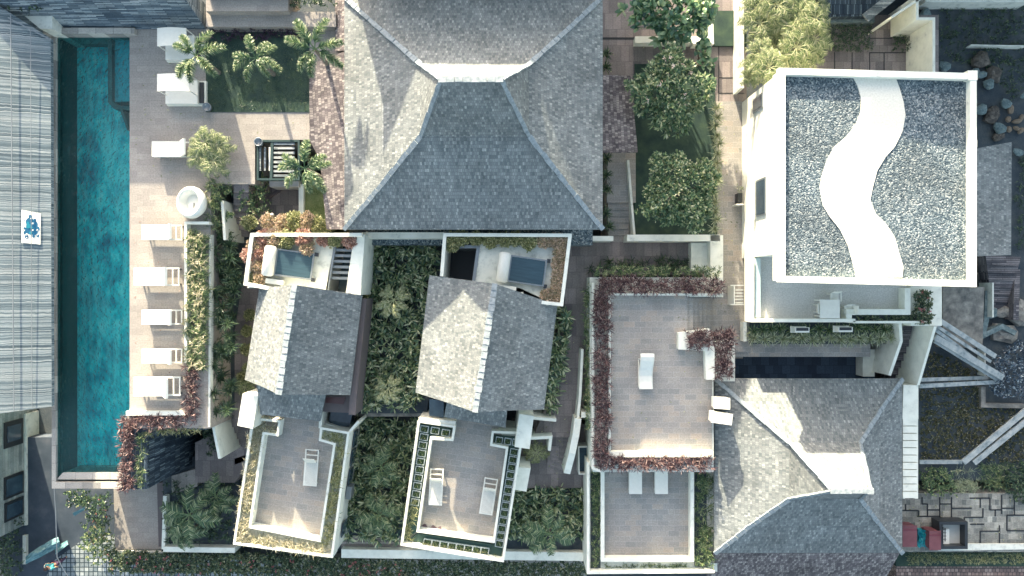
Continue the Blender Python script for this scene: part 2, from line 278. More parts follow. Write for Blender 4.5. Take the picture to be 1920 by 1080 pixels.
# ---------------- foliage helpers ----------------
def norm(a): return a/np.maximum(np.linalg.norm(a, axis=1, keepdims=True), 1e-6)
def blades(Pb, D, Ln, Wd, droop=.3, seg=3, prof='strap', curl=.0):
    n = len(Pb); D = norm(D); t = np.linspace(0, 1, seg+1)
    R = rng.normal(size=(n, 3))*.45+np.array([0, 0, 1]); S = norm(np.cross(D, R))
    if prof == 'strap': wv = np.where(t < .6, .6+.4*t/.6, np.maximum((1-t)/.4, .06))
    elif prof == 'oval': wv = np.maximum(np.sin(np.pi*np.clip(t*.93+.05, 0, 1))**.8, .08)
    else: wv = np.maximum(1-t, .08)
    Ln = np.broadcast_to(np.asarray(Ln, float), (n,)); Wd = np.broadcast_to(np.asarray(Wd, float), (n,)); dr = np.broadcast_to(np.asarray(droop, float), (n,))
    V = np.empty((n, seg+1, 2, 3))
    for i, ti in enumerate(t):
        c = Pb+D*(Ln*ti)[:, None]; c = c.copy(); c[:, 2] -= dr*Ln*ti*ti
        V[:, i, 0] = c-S*(Wd*wv[i]/2)[:, None]; V[:, i, 1] = c+S*(Wd*wv[i]/2)[:, None]
    V = V.reshape(-1, 3); base = (np.arange(n)*(seg+1)*2)[:, None, None]; k = (np.arange(seg)*2)[None, :, None]
    Fs = (base+k+np.array([0, 1, 3, 2])[None, None, :]).reshape(-1, 4)
    return V, Fs
def inpoly(x, y, poly):
    c = np.zeros(len(x), bool); j = len(poly)-1
    for i in range(len(poly)):
        xi, yi = poly[i]; xj, yj = poly[j]
        c ^= ((yi > y) != (yj > y)) & (x < (xj-xi)*(y-yi)/((yj-yi) or 1e-9)+xi); j = i
    return c
def scatter(px, z, dens):
    poly = [(P(x, y, z).x, P(x, y, z).y) for x, y in px]; xs = [p[0] for p in poly]; ys = [p[1] for p in poly]
    n = int((max(xs)-min(xs))*(max(ys)-min(ys))*dens)
    x = rng.uniform(min(xs), max(xs), n); y = rng.uniform(min(ys), max(ys), n); k = inpoly(x, y, poly)
    return np.stack([x[k], y[k], np.full(k.sum(), z)], 1)
def rosettes(C, nl, L, W, elev=(10, 75), droop=.3, seg=3, prof='strap', lean=None):
    n = len(C); Pb = np.repeat(C, nl, 0); m = len(Pb); az = rng.uniform(0, 2*math.pi, m); el = np.radians(rng.uniform(elev[0], elev[1], m))
    D = np.stack([np.cos(az)*np.cos(el), np.sin(az)*np.cos(el), np.sin(el)], 1)
    if lean is not None: D = D+np.repeat(lean, nl, 0)
    Pb = Pb+D*.02
    return blades(Pb, D, L*rng.uniform(.65, 1.15, m), W*rng.uniform(.7, 1.2, m), droop*rng.uniform(.5, 1.5, m), seg, prof)
def strip_points(px, z, wd, dens, world=False):
    pts = [P(x, y, z) for x, y in px]; out = []
    for a, b in zip(pts[:-1], pts[1:]):
        d = b-a; L_ = d.length; n = max(int(L_*wd*dens), 1); t = rng.uniform(0, 1, n); s = rng.uniform(-.5, .5, n)*wd; q = Vector((-d.y, d.x, 0)).normalized()
        out.append(np.stack([a.x+d.x*t+q.x*s, a.y+d.y*t+q.y*s, np.full(n, z)], 1))
    return np.concatenate(out)
def hedge(name, px, z, wd, ht, dens, nl, L, W, mat, label, cat='hedge', elev=(5, 80), droop=.35, prof='strap', group=None, seg=3, kind=None, extra=None):
    C = strip_points(px, z, wd, dens); C[:, 2] += rng.uniform(.0, 1, len(C))**.6*ht
    mb = MB(); mb.arr(*rosettes(C, nl, L, W, elev, droop, seg, prof)); mats = [mat]
    if extra:
        m2, d2, s2 = extra; k = rng.random(len(C)) < d2; c2 = C[k].copy(); c2[:, 2] = z+ht+rng.uniform(.05, .25, len(c2))
        if len(c2): mb.arr(*rosettes(c2, 5, s2, s2*.8, (10, 60), .1, 1, 'oval'), mi=1); mats.append(m2)
    return mb.build(name, mats, label=label, cat=cat, group=group, kind=kind, uv=False)
def field(name, px, z, dens, nl, L, W, mat, label=None, cat=None, kind=None, ht=.1, elev=(15, 80), droop=.35, prof='strap', seg=3, extra=None, group=None):
    C = scatter(px, z, dens); C[:, 2] += rng.uniform(0, ht, len(C)); mb = MB(); mb.arr(*rosettes(C, nl, L, W, elev, droop, seg, prof)); mats = [mat]
    if extra:
        m2, d2, s2 = extra; k = rng.random(len(C)) < d2; c2 = C[k].copy(); c2[:, 2] += L*.7
        if len(c2): mb.arr(*rosettes(c2, 5, s2, s2*.8, (10, 60), .1, 1, 'oval'), mi=1); mats.append(m2)
    return mb.build(name, mats, label=label, cat=cat, kind=kind, group=group, uv=False)

# ================= SETTING: ground, terraces of ground, paths =================
def S(name, px, z0, z1, m, uvrot=0): return MB().pxp(px, z0, z1).build(name, m, kind='structure', uvrot=uvrot)
MB().box(-300, -300, -4.3, 300, 300, -4.0).build('ground', SOIL, kind='structure')
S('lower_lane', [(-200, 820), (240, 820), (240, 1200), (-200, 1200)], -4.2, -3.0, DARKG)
S('cobbled_lane', [(100, 1052), (165, 1005), (215, 1005), (215, 1030), (560, 1060), (560, 1140), (60, 1140)], -4.1, -2.95, COBBLE)
S('street_pavement', [(562, 1050), (1100, 1050), (1100, 1140), (562, 1140)], -4.1, -2.9, CONCL)
S('paved_landing', [(212, 880), (296, 880), (303, 1030), (216, 1030)], -3.9, -2.2, PAVE)
S('lower_garden_soil', [(303, 860), (452, 850), (440, 1024), (311, 1024)], -3.9, -2.0, SOIL)
S('pool_deck', [(243, 53), (648, 53), (648, 262), (478, 262), (478, 345), (395, 345), (395, 803), (238, 803), (238, 775), (243, 770)], -3.8, 3.0, PAVE)
S('lawn', [(386, 60), (580, 60), (580, 210), (386, 210)], 2.9, 3.03, LAWN)
S('side_garden_soil', [(380, 345), (480, 345), (480, 560), (465, 770), (380, 770)], -3.7, .5, SOIL)
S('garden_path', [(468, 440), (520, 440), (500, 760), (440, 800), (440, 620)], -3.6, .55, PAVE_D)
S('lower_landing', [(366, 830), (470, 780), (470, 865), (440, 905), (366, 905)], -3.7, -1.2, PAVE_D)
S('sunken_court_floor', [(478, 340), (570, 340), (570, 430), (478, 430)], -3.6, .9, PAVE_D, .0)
S('small_lawn', [(564, 330), (620, 330), (620, 425), (564, 425)], -3.5, 1.6, m_noise('sunlit_lawn', [(0, (.10, .15, .05)), (1, (.26, .30, .14))], 1.6, 7, .5, .9, 50, dist=.04))  # lighter copy of the lawn material, sunlight put into its greens
S('middle_garden_soil', [(655, 430), (850, 430), (800, 775), (640, 775)], -3.5, .2, SOIL)
S('lower_middle_garden_soil', [(640, 780), (800, 780), (770, 1030), (620, 1030)], -3.5, -2.0, SOIL)
S('bench_strip', [(640, 772), (800, 772), (800, 781), (640, 781)], -3.5, .0, CONC)
S('timber_edge_strip', [(640, 1005), (1110, 1005), (1110, 1032), (640, 1032)], -3.5, -1.95, DECKW)
S('south_garden_soil', [(935, 895), (1110, 895), (1110, 1035), (935, 1035)], -3.5, -1.9, SOIL)
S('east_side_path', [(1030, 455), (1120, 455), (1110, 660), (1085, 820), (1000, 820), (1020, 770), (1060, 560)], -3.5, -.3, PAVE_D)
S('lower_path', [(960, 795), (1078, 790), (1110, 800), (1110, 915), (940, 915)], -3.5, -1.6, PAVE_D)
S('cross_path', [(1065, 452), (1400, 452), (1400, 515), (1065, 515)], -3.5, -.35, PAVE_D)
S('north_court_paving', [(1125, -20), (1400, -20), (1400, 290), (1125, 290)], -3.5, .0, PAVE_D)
S('east_walk', [(1338, 190), (1405, 190), (1405, 660), (1330, 660)], -3.5, .06, PAVE_T)
S('tree_garden_soil', [(1190, 120), (1340, 120), (1345, 444), (1190, 444)], -3.4, .1, LAWN)
S('side_walk', [(1138, 284), (1192, 284), (1192, 380), (1138, 380)], -3.4, .12, PAVE_T)
S('north_lawn', [(1316, 20), (1400, 20), (1400, 86), (1316, 86)], -3.3, .14, LAWN)
S('villa_north_paving', [(1530, 28), (1760, 28), (1760, 145), (1530, 145)], -3.4, .0, PAVE_D)
S('south_strip_paving', [(1372, 640), (1632, 640), (1632, 669), (1372, 669)], -3.4, -.1, PAVE_T)
S('low_court_floor', [(1350, 669), (1640, 669), (1640, 740), (1350, 740)], -3.4, -1.8, m_brick('navy_stone_paving', .5, .5, [(0, (.02, .035, .06)), (1, (.05, .08, .12))], (.015, .025, .04), .008, .1, .5, (.8, 1.2), .5, .01))  # floor of the low courtyard, dark navy paving
S('planted_bank_soil', [(1715, 610), (1990, 610), (1990, 900), (1715, 900)], -3.8, -1.6, SOIL)
S('rough_ground', [(1740, -40), (2100, -40), (2100, 640), (1740, 640)], -3.9, -1.8, SOIL)
S('service_yard_paving', [(1680, 925), (2050, 925), (2050, 1035), (1680, 1035)], -3.8, -1.5, PATCHW)
S('verge_soil', [(1680, 1030), (2050, 1030), (2050, 1062), (1680, 1062)], -3.8, -1.9, LAWN)
S('brick_road', [(1680, 1054), (2050, 1054), (2050, 1200), (1680, 1200)], -3.9, -2.2, REDTILE)
S('concrete_slab', [(1768, 538), (1846, 538), (1842, 652), (1768, 652)], -3, -.9, CONC)

# ================= POOL =================
pool = empty('swimming_pool', P(170, 490, 3), 'long narrow turquoise lap pool beside the bamboo roof', 'swimming pool')
mb = MB(); mb.pxp([(97, 62), (104.5, 62), (104.5, 904), (97, 916)], -3.9, 2.9); mb.pxp([(104.5, 904), (250, 904), (250, 916), (97, 916)], -3.9, 2.9)
mb.build('rim', COPING, pool)
MB().pxp([(118, 886), (262, 886), (262, 899), (106, 899)], -3.9, 2.82).build('inner_ledge', COPING, pool)
MB().pxp([(106, 68), (117, 68), (117.5, 886), (106, 899)], -3.9, 2.55).build('overflow_channel', POOLB, pool)
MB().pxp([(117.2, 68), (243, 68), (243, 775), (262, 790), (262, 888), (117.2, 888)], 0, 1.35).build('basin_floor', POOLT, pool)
MB().pxp([(80, 52), (251, 52), (251, 63), (80, 63)], 1, 3.3).build('head_wall', COPING, pool)
MB().pxp([(212, 73), (243, 73), (243, 190), (215, 191)], 1.3, 2.35).build('shallow_shelf', POOLL, pool)
m_ = MB(); m_.ribbon([(206, 72), (206, 190), (214, 200), (243, 203)], .2, 1.3, 2.62); m_.ribbon([(226, 204), (233, 222), (240, 243)], .12, 1.3, 2.6); m_.build('spa_edge', POOLB, pool)
MB().pxp([(105.5, 66), (243, 66), (243, 776), (262, 790), (262, 900), (105.5, 900)], 2.7, 2.76).build('pool_water', WATER, kind='structure')
# L-shaped stone plinth with planting at the pool's end
bl = empty('slate_plinth', P(260, 850, -3), 'slate clad plinth with purple and green planting at the end of the pool', 'planter')
MB().pxp([(230, 779), (388, 779), (388, 806), (276, 806), (276, 917), (230, 917)], -3.2, 2.9).build('slate_wall', SLATED, bl)
MB().pxp([(236, 771), (352, 771), (352, 779), (236, 779)], 2.9, 3.25).build('coping', WHITE, bl)
hedge('purple_hedge', [(232, 792), (345, 786)], 2.9, .6, .35, 60, 9, .36, .035, L_PUR, 'reddish purple strap leaf hedge along the bottom edge of the pool deck')
hedge('purple_hedge', [(240, 800), (243, 915)], 2.9, .65, .35, 60, 9, .36, .035, L_PUR, 'purple strap leaf hedge overhanging the corner of the pool water')
hedge('purple_hedge', [(362, 685), (362, 790)], 3.0, .65, .35, 50, 9, .36, .035, L_PUR, 'short purple strap leaf hedge beside the lowest pool lounger')
hedge('green_fringe', [(275, 808), (388, 800)], 2.75, .35, .2, 50, 8, .3, .03, L_OLV, 'yellow green grass fringe on top of the dark slate wall', 'hedge')
hedge('green_fringe', [(268, 812), (268, 912)], 2.75, .3, .25, 50, 8, .34, .03, L_GRN, 'green grass fringe running down the side of the purple pool hedge', 'hedge')
# stacked slate wall north of the pool and stone ledges
mb = MB(); a = [P(98, 55, 3), P(386, 55, 3)]; z2 = 5.4; yb = P(0, -8, z2).y
x0, x1 = -30.0, a[1].x
mb.add([(x0, a[0].y, 3), (x1, a[0].y, 3), (x1, yb, z2), (x0, yb, z2), (x0, yb+.6, z2), (x1, yb+.6, z2), (x0, yb+.6, 2), (x1, yb+.6, 2), (x0, a[0].y, 2), (x1, a[0].y, 2)], [(0, 1, 2, 3), (3, 2, 5, 4), (4, 5, 7, 6), (1, 9, 7, 5, 2), (0, 3, 4, 6, 8), (0, 8, 9, 1)])
mb.build('slate_wall', SLATEW, label='battered wall of stacked blue grey slate strips behind the head of the pool', cat='wall')
lg = empty('stone_terrace', P(470, 20, 3), 'stepped taupe stone ledges above the lawn next to the slate wall', 'steps')
MB().pxr(386, 22, 630, 50, 2.5, 3.5).build('ledge', PAVE, lg); MB().pxr(386, -12, 540, 21, 2.5, 4.0).build('ledge', PAVE, lg); MB().pxr(386, -60, 540, -10, 2.5, 4.4).build('ledge', PAVE, lg)
hedge('clipped_hedge', [(545, 4), (630, 2)], 3.5, .7, .4, 60, 8, .14, .05, L_DRK, 'dark green clipped hedge behind the stone ledges above the lawn', prof='oval')
hedge('dark_border_planting', [(395, 68), (575, 66)], 3.0, .5, .25, 40, 8, .2, .04, m_leaf('leaf_dark_purple', [(0, (.02, .015, .035)), (1, (.07, .04, .07))]), 'dark purple low planting along the top edge of the lawn', 'hedge')
mb = MB(); mb.arr(*rosettes(scatter([(388, 82), (578, 82), (578, 208), (388, 208)], 3.03, 110), 4, .10, .012, (30, 85), .2, 1, 'tip')); mb.build('lawn_grass', L_DRK, kind='stuff', uv=False, label='short dark green lawn grass between the palms', cat='grass')
mb = MB(); mb.arr(*rosettes(scatter([(566, 335), (618, 335), (618, 420), (566, 420)], 1.6, 150), 4, .10, .012, (30, 85), .2, 1, 'tip')); mb.build('lawn_grass', L_OLV, kind='stuff', uv=False, label='small patch of sunlit lawn grass beside the main roof', cat='grass')

# ================= BAMBOO ROOFED BUILDING (west) =================
bh = empty('bamboo_roof_building', P(40, 400, -3), 'long building under a split bamboo roof beside the pool', 'building')
zE, zW = 4.2, 6.2
e0, e1 = P(95, 72, zE), P(97, 762, zE); w0, w1 = P(-180, -100, zW), P(-180, 800, zW)
mb = MB(); mb.add([e0, e1, w1, w0, e0-Vector((0, 0, .2)), e1-Vector((0, 0, .2)), w1-Vector((0, 0, .2)), w0-Vector((0, 0, .2))], [(0, 3, 2, 1), (4, 5, 6, 7), (0, 1, 5, 4), (1, 2, 6, 5), (2, 3, 7, 6), (3, 0, 4, 7)])
mb.build('bamboo_roof', BAMB, bh, uvrot=math.pi/2)
mb = MB(); mb.bar(P(20, 28, 4.9), P(26, 772, 4.85), .03, .03); mb.bar(P(94, 74, 4.3), P(15, 33, 4.9), .05, .05); mb.bar(P(57, 52, 4.65), P(60, 768, 4.55), .02, .02); mb.build('batten', GREYM, bh)
X = -29.2; fac = MB(); ya, yb_ = P(0, 765, -3).y, P(0, 965, -3).y
y_top, y_bot = -7.0, -14.2
fac.box(X-2, y_bot, -4, X, y_top, 3.2); fac.build('facade', m_brick('grey_plank_render', 3, .22, [(0, (.20, .24, .24)), (1, (.36, .39, .37))], (.12, .15, .15), .006, .2, .8, (.6, 1.15), .9, .02), bh)
for (za, zb, yc0, yc1) in [(-2.7, -1.2, -9.25, -7.75), (-2.75, -1.2, -12.2, -10.9), (-2.75, -1.25, -13.5, -12.4)]:
    fr_ = MB(); fr_.box(X, yc0, za, X+.06, yc1, zb).build('window', BLACKM, bh)
MB().box(X, -8.95, -2.5, X+.09, -8.0, -1.4).build('window_pane', DGLASS, bh)
MB().box(X, -12.05, -2.6, X+.09, -11.05, -1.35).build('window_pane', DGLASS, bh)
MB().box(X, -13.35, -2.6, X+.09, -12.55, -1.4).build('window_pane', DGLASS, bh)
for o in list(bh.children):
    if o.name.startswith('window_pane'): pass
# banner with a blue splash emblem lying on the roof
bn = empty('printed_banner', P(58, 425, 4.62), 'white banner with a blue curling splash emblem hung on the bamboo roof', 'banner')
def rz(x): # bamboo roof height under a pixel column
    for _ in range(12):
        z = zE+(zW-zE)*(e0.x-(x-960)/F*(H-(locals().get('z', 4.6))))/(e0.x-w0.x)
    return z
def RP(x, y, up=.05):
    z = 4.6
    for _ in range(12): z = zE+(zW-zE)*(e0.x-(x-960)/F*(H-z))/(e0.x-w0.x)
    return P(x, y, z+up)
mb = MB(); q = [RP(40, 393), RP(76, 400), RP(75.5, 458.5), RP(40, 455)]; mb.add(q+[v-Vector((0, 0, .03)) for v in q], [(3, 2, 1, 0), (4, 5, 6, 7), (0, 1, 5, 4), (1, 2, 6, 5), (2, 3, 7, 6), (3, 0, 4, 7)]); mb.build('banner_cloth', FABW, bn)
BL1 = m_plain('emblem_blue', (.0, .11, .22), .7); BL2 = m_plain('emblem_light_blue', (.0, .22, .30), .7)
def disc(mb, cx, cy, r, up, mi=0, n=14, ry=None):
    vs = [RP(cx+r*math.cos(2*math.pi*k/n), cy-(ry or r)*math.sin(2*math.pi*k/n), up) for k in range(n)]; mb.add(vs, [tuple(range(n))], mi)
mb = MB()
for i, (cx, cy, r) in enumerate([(58, 424, 9.5), (56, 416, 8), (57, 406, 3.6), (64, 421, 7), (55, 431, 8), (64, 434, 7), (48, 436, 4), (70, 429, 4.5), (50, 444, 3.6), (71, 442, 2.6), (46, 428, 2.2), (65, 413, 2.8), (46.3, 413.7, 1.1), (63, 443, 2.5), (43.8, 432, 1.5)]): disc(mb, cx, cy, r, .054+i*.0006, 0)
for i, (cx, cy, r) in enumerate([(53, 424, 4.5), (57.5, 437, 3), (59, 427, 2.2), (52, 418, 2.5)]): disc(mb, cx, cy, r, .066+i*.0006, 1)
for i, (cx, cy, r) in enumerate([(58, 410, 1.6), (61.5, 419, 1.9), (61.5, 431.3, 1.5), (50, 439.5, 2.2), (70, 431.5, 1.7), (44.8, 432.5, 1.2), (50, 445.5, 1.2), (70, 440, 1.3)]): disc(mb, cx, cy, r, .071+i*.0006, 2)
for i, (cx, cy, r) in enumerate([(61.7, 419.8, .9), (50.4, 440, 1.1), (58, 410.8, .9), (70.2, 432.2, .8)]): disc(mb, cx, cy, r, .078+i*.0006, 0)
mb.build('emblem', [BL1, BL2, FABW], bn)
# alley wall, turquoise awning, cable, person
al = MB().pxp([(44, 776), (49, 776), (50, 985), (45, 985)], -4, -2.88).build('low_wall', WHITE2, label='thin pale kerb wall along the alley below the dark windows', cat='wall')
MB().ribbon([(45.5, 1004), (45.5, 1058), ], .2, -4, -2.8).build('low_wall', WHITE2, label='short pale wall end at the corner of the dark alley', cat='wall')
mb = MB(); top_ = [(48, 1044), (58, 1036), (72, 1026), (86, 1018), (96, 1012), (106, 1008)]; bot_ = [(48, 1058), (60, 1052), (74, 1046), (90, 1037), (101, 1031), (112, 1026)]; n = len(top_); q = []
for k, (a, b_) in enumerate(zip(top_, bot_)): j = .12*math.sin(k*2.3); q += [P(*a, -2.3+j), P((a[0]+b_[0])/2, (a[1]+b_[1])/2, -2.05-j), P(*b_, -2.5+j*.5)]
mb.add(q, [(3*k+r_+1, 3*k+4+r_, 3*k+3+r_, 3*k+r_)[::-1] for k in range(n-1) for r_ in (0, 1)]); mb.add([v-Vector((0, 0, .12)) for v in q], [(3*k+r_+1, 3*k+4+r_, 3*k+3+r_, 3*k+r_) for k in range(n-1) for r_ in (0, 1)]); mb.build('awning', TURQ, label='peeling turquoise sloped awning across the end of the alley', cat='awning')
mb = MB(); q = [P(104, 1040, -2.6), P(126, 1022, -2.6), P(124, 1014, -2.9), P(103, 1026, -2.9)]; mb.add(q+[v-Vector((0, 0, .1)) for v in q], [(0, 1, 2, 3), (7, 6, 5, 4), (0, 4, 5, 1), (1, 5, 6, 2), (2, 6, 7, 3), (3, 7, 4, 0)]); mb.build('loose_sheet', TURQ, label='small crumpled turquoise sheet beside the end of the awning', cat='sheet')
mb = MB(); q = [P(136, 962, -2.4), P(158, 951, -2.4), P(160, 955, -2.5), P(139, 968, -2.5)]; mb.add(q+[v-Vector((0, 0, .1)) for v in q], [(0, 1, 2, 3), (7, 6, 5, 4), (0, 4, 5, 1), (1, 5, 6, 2), (2, 6, 7, 3), (3, 7, 4, 0)]); mb.build('loose_board', TURQ, label='single pale blue board lying in the shade below the pool end', cat='board')
MB().tube([P(100.5, 900, 1.4), P(104.5, 960, .8), P(106, 1015, .1), P(107, 1045, -.4), P(118, 1066, -.9), P(130, 1085, -1.4)], .025, 6).build('power_cable', CONCL, label='thin pale cable hanging from the pool corner down to the lane', cat='cable')
def shrubmass(name, px, z, ht, dens, mat, label, cat='shrub', nl=8, L=.16, W=.07, extra=None, prof='oval', kind=None, group=None):
    return field(name, px, z, dens, nl, L, W, mat, label, cat, ht=ht, extra=extra, prof=prof, elev=(0, 80), seg=2, kind=kind, group=group)
shrubmass('shrub', [(-20, 985), (20, 972), (46, 968), (46, 1066), (20, 1100), (-20, 1100)], -2.6, 1.2, 60, L_DRK, 'dark leafy bush at the corner below the grey windowed facade', extra=(PINK, .02, .08))
shrubmass('vine_shrub', [(128, 918), (165, 918), (165, 945), (132, 945)], -1.8, .6, 70, L_DRK, 'dark vine with pale spotted leaves under the pool end', extra=(CREAMF, .12, .06))
shrubmass('shrub', [(165, 922), (210, 922), (212, 985), (178, 975)], -2.0, 1.2, 70, L_DRK, 'upper green and copper shrub between the pool end and the grey landing', extra=(PINK, .05, .08))
shrubmass('shrub', [(176, 975), (214, 980), (216, 1045), (192, 1045), (170, 1010)], -2.4, 1.2, 70, L_GRN, 'leafy shrub at the lane corner beside the grey landing', extra=(L_RED, .12, .1))
# person on the lane
def skin_obj(name, chain, edges, mat, parent, sub=2):
    me = bpy.data.meshes.new(name); me.from_pydata([c[:3] for c in chain], edges, []); o = bpy.data.objects.new(name, me); COL.objects.link(o)
    o.modifiers.new('Skin', 'SKIN'); 
    sv = me.skin_vertices[0] if me.skin_vertices else None
    if sv:
        for i, c in enumerate(chain): sv.data[i].radius = (c[3], c[3]); 
        sv.data[0].use_root = True
    m2 = o.modifiers.new('Sub', 'SUBSURF'); m2.levels = sub; m2.render_levels = sub
    me.materials.append(mat); o.parent = parent
    return o
def make_person():
    r = empty('person', (0, 0, 0))
    body = [(0, 0, .95, .13), (0, .01, 1.2, .13), (0, 0, 1.40, .12), (0, .01, 1.50, .055), (0, .03, 1.62, .09), (0, .03, 1.70, .075),
            (.18, 0, 1.40, .055), (.26, .08, 1.15, .042), (.27, .26, 1.0, .033), (.27, .34, .97, .03), (-.18, 0, 1.40, .055), (-.25, -.05, 1.12, .042), (-.26, .05, .88, .033), (-.26, .1, .82, .03),
            (.1, .02, .9, .09), (.11, .12, .5, .06), (.11, .1, .08, .042), (.11, .24, .03, .035), (-.1, -.02, .9, .09), (-.11, -.02, .5, .06), (-.11, -.2, .1, .042), (-.11, -.08, .03, .035)]
    ed = [(0, 1), (1, 2), (2, 3), (3, 4), (4, 5), (2, 6), (6, 7), (7, 8), (8, 9), (2, 10), (10, 11), (11, 12), (12, 13), (0, 14), (14, 15), (15, 16), (16, 17), (0, 18), (18, 19), (19, 20), (20, 21)]
    skin_obj('body', body, ed, SKIN, r)
    sh = [(0, 0, .98, .155), (0, .01, 1.2, .155), (0, 0, 1.40, .145), (.19, 0, 1.40, .08), (.25, .06, 1.22, .065), (-.19, 0, 1.40, .08), (-.24, -.04, 1.2, .065)]
    skin_obj('shirt', sh, [(0, 1), (1, 2), (2, 3), (3, 4), (2, 5), (5, 6)], SHIRT, r)
    tr_ = [(0, 0, .96, .15), (.1, .02, .86, .11), (.11, .12, .5, .085), (.11, .1, .14, .07), (-.1, -.02, .86, .11), (-.11, -.02, .5, .085), (-.11, -.18, .16, .07)]
    skin_obj('trousers', tr_, [(0, 1), (1, 2), (2, 3), (0, 4), (4, 5), (5, 6)], TROU, r)
    hm = MB(); hm.lathe([(.001, .125), (.06, .11), (.095, .06), (.105, 0), (.10, -.05), (.085, -.09)], (0, .01, 1.66), 16); hm.build('hair', HAIR, r, smooth=True)
    return r
pr = make_person(); pl = P(121, 1046, -2.95); pr.location = pl; pr.rotation_euler.z = math.radians(150)
tag(pr, 'person in a teal shirt and dark trousers walking on the cobbled lane beside the awning', 'person')
bgm = MB(); bgm.lathe([(.001, -.15), (.12, -.15), (.16, 0), (.13, .14), (.03, .2), (.001, .2)], (0, 0, .2), 12); bo = bgm.build('shoulder_bag', STRAW, label='cream bag carried by the person in the teal shirt', cat='bag', smooth=True)
bo.location = pl+Vector((-.42, -.1, .75))

# ================= roofs =================
def slab_roof(mb, top, th=.14):
    """top: list of faces (lists of Vectors). adds faces plus an underside offset down"""
    for f in top:
        n = len(f); mb.add(list(f), [tuple(range(n))]); mb.add([v-Vector((0, 0, th)) for v in f], [tuple(range(n-1, -1, -1))])
def segcap(mb, a, b, wd, ht):
    L_ = (b-a).length; n = max(int(L_/.32), 1)
    for i in range(n):
        p, q = a.lerp(b, i/n), a.lerp(b, (i+.97)/n); j = Vector((random.uniform(-.012, .012), random.uniform(-.012, .012), random.uniform(-.008, .015)))
        mb.bar(p+j, q+j+Vector((0, 0, .02)), wd*random.uniform(.88, 1.12), ht)
def orient(f):
    n = (f[1]-f[0]).cross(f[2]-f[0]); return f if n.z > 0 else f[::-1]
def hip_roof(name, eave, kink, ridge, label, skirt=None):
    """eave/kink: (x0,y0,x1,y1,z); ridge: (xa,xb,y,z)"""
    r = empty(name, ((eave[0]+eave[2])/2, (eave[1]+eave[3])/2, 0), label, 'house')
    def rc(t): x0, y0, x1, y1, z = t; return [Vector((x0, y0, z)), Vector((x1, y0, z)), Vector((x1, y1, z)), Vector((x0, y1, z))]
    E, K = rc(eave), rc(kink); R = [Vector((ridge[0], ridge[2], ridge[3])), Vector((ridge[1], ridge[2], ridge[3]))]
    M1 = [(a*.5+b*.5)-Vector((0, 0, .12)) for a, b in zip(E, K)]
    fs = []
    for A, B in ((E, M1), (M1, K)): fs += [orient([A[i], A[(i+1) % 4], B[(i+1) % 4], B[i]]) for i in range(4)]
    fs += [orient([K[0], K[1], R[1], R[0]]), orient([K[2], K[3], R[0], R[1]]), orient([K[1], K[2], R[1]]), orient([K[3], K[0], R[0]])]
    mb = MB(); slab_roof(mb, fs)
    for i in range(4): a, b = E[i], E[(i+1) % 4]; d = Vector((0, 0, .14)); mb.add([a, b, b-d, a-d], [(0, 3, 2, 1)])
    roof = mb.build('roof', SHING, r)
    cap = MB()
    for i in range(4):
        rr = R[0] if i in (0, 3) else R[1]; u = Vector((0, 0, .03))
        segcap(cap, E[i]+u, M1[i]+u, .22, .1); segcap(cap, M1[i]+u, K[i]+u, .22, .1); segcap(cap, K[i]+u, rr+u, .18, .1)
    segcap(cap, R[0]+Vector((-.1, 0, .05)), R[1]+Vector((.1, 0, .05)), .24, .12)
    cap.build('ridge_cap', GREYSH, r)
    MB().box(eave[0]+.9, eave[1]+.9, -2, eave[2]-.9, eave[3]-.9, eave[4]+.25).build('wall', WHITE2, r)
    return r
GREYSH = m_noise('grey_ridge_cap', [(0, (.16, .20, .22)), (1, (.36, .40, .41))], 6, 6, .3, .85)
mh = hip_roof('main_house', (-8.3, 2.9, 4.49, 14.4, 4.2), (-4.2, 7.0, .78, 10.3, 6.5), (-2.95, -.45, 8.65, 9.6), 'largest house with a kinked grey shingle hip roof and a pale ridge')
se = hip_roof('hip_roofed_house', (11.04, -14.44, 21.27, -4.94, .8), (14.26, -10.83, 17.88, -7.95, 2.9), (14.81, 16.59, -9.38, 6.4), 'grey shingle hip roofed house at the bottom beside the white louvred walkway')
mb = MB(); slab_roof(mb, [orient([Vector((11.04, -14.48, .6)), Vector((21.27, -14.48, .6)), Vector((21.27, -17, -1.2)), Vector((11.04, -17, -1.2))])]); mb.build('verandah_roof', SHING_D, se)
nb = empty('unseen_shade_house', (1, 22, -4), 'tall white house added out of view to shade the largest house', 'house')  # unseen house, added to throw shade on the main roof's north slope
MB().box(-8.9, 19, -4, 5.0, 27, 8.6).build('wall', WHITE2, nb)
mb = MB(); mb.add([(-9.4, 18.4, 8.6), (5.5, 18.4, 8.6), (5.5, 27.6, 8.6), (-9.4, 27.6, 8.6), (-5, 23, 10), (1.5, 23, 10)], [(0, 1, 5, 4), (1, 2, 5), (2, 3, 4, 5), (3, 0, 4), (3, 2, 1, 0)]); mb.build('roof', SHING, nb)
for i in range(4): MB().box(-8+i*3.3, 18.92, 4.5, -6.2+i*3.3, 18.99, 6.6).build('window', DGLASS, nb)
n2_ = empty('unseen_shade_house', (24, 22, -4), 'second tall white house added out of view to shade the villa roof', 'house')  # another unseen block, added to shade the villa roof and the ground beside it
MB().box(14.6, 18, -4, 34, 26, 8.6).build('wall', WHITE2, n2_)
mb = MB(); mb.add([(14.2, 17.5, 8.6), (34.5, 17.5, 8.6), (34.5, 26.5, 8.6), (14.2, 26.5, 8.6), (18.5, 22, 10.2), (30, 22, 10.2)], [(0, 1, 5, 4), (1, 2, 5), (2, 3, 4, 5), (3, 0, 4), (3, 2, 1, 0)]); mb.build('roof', SHING, n2_)
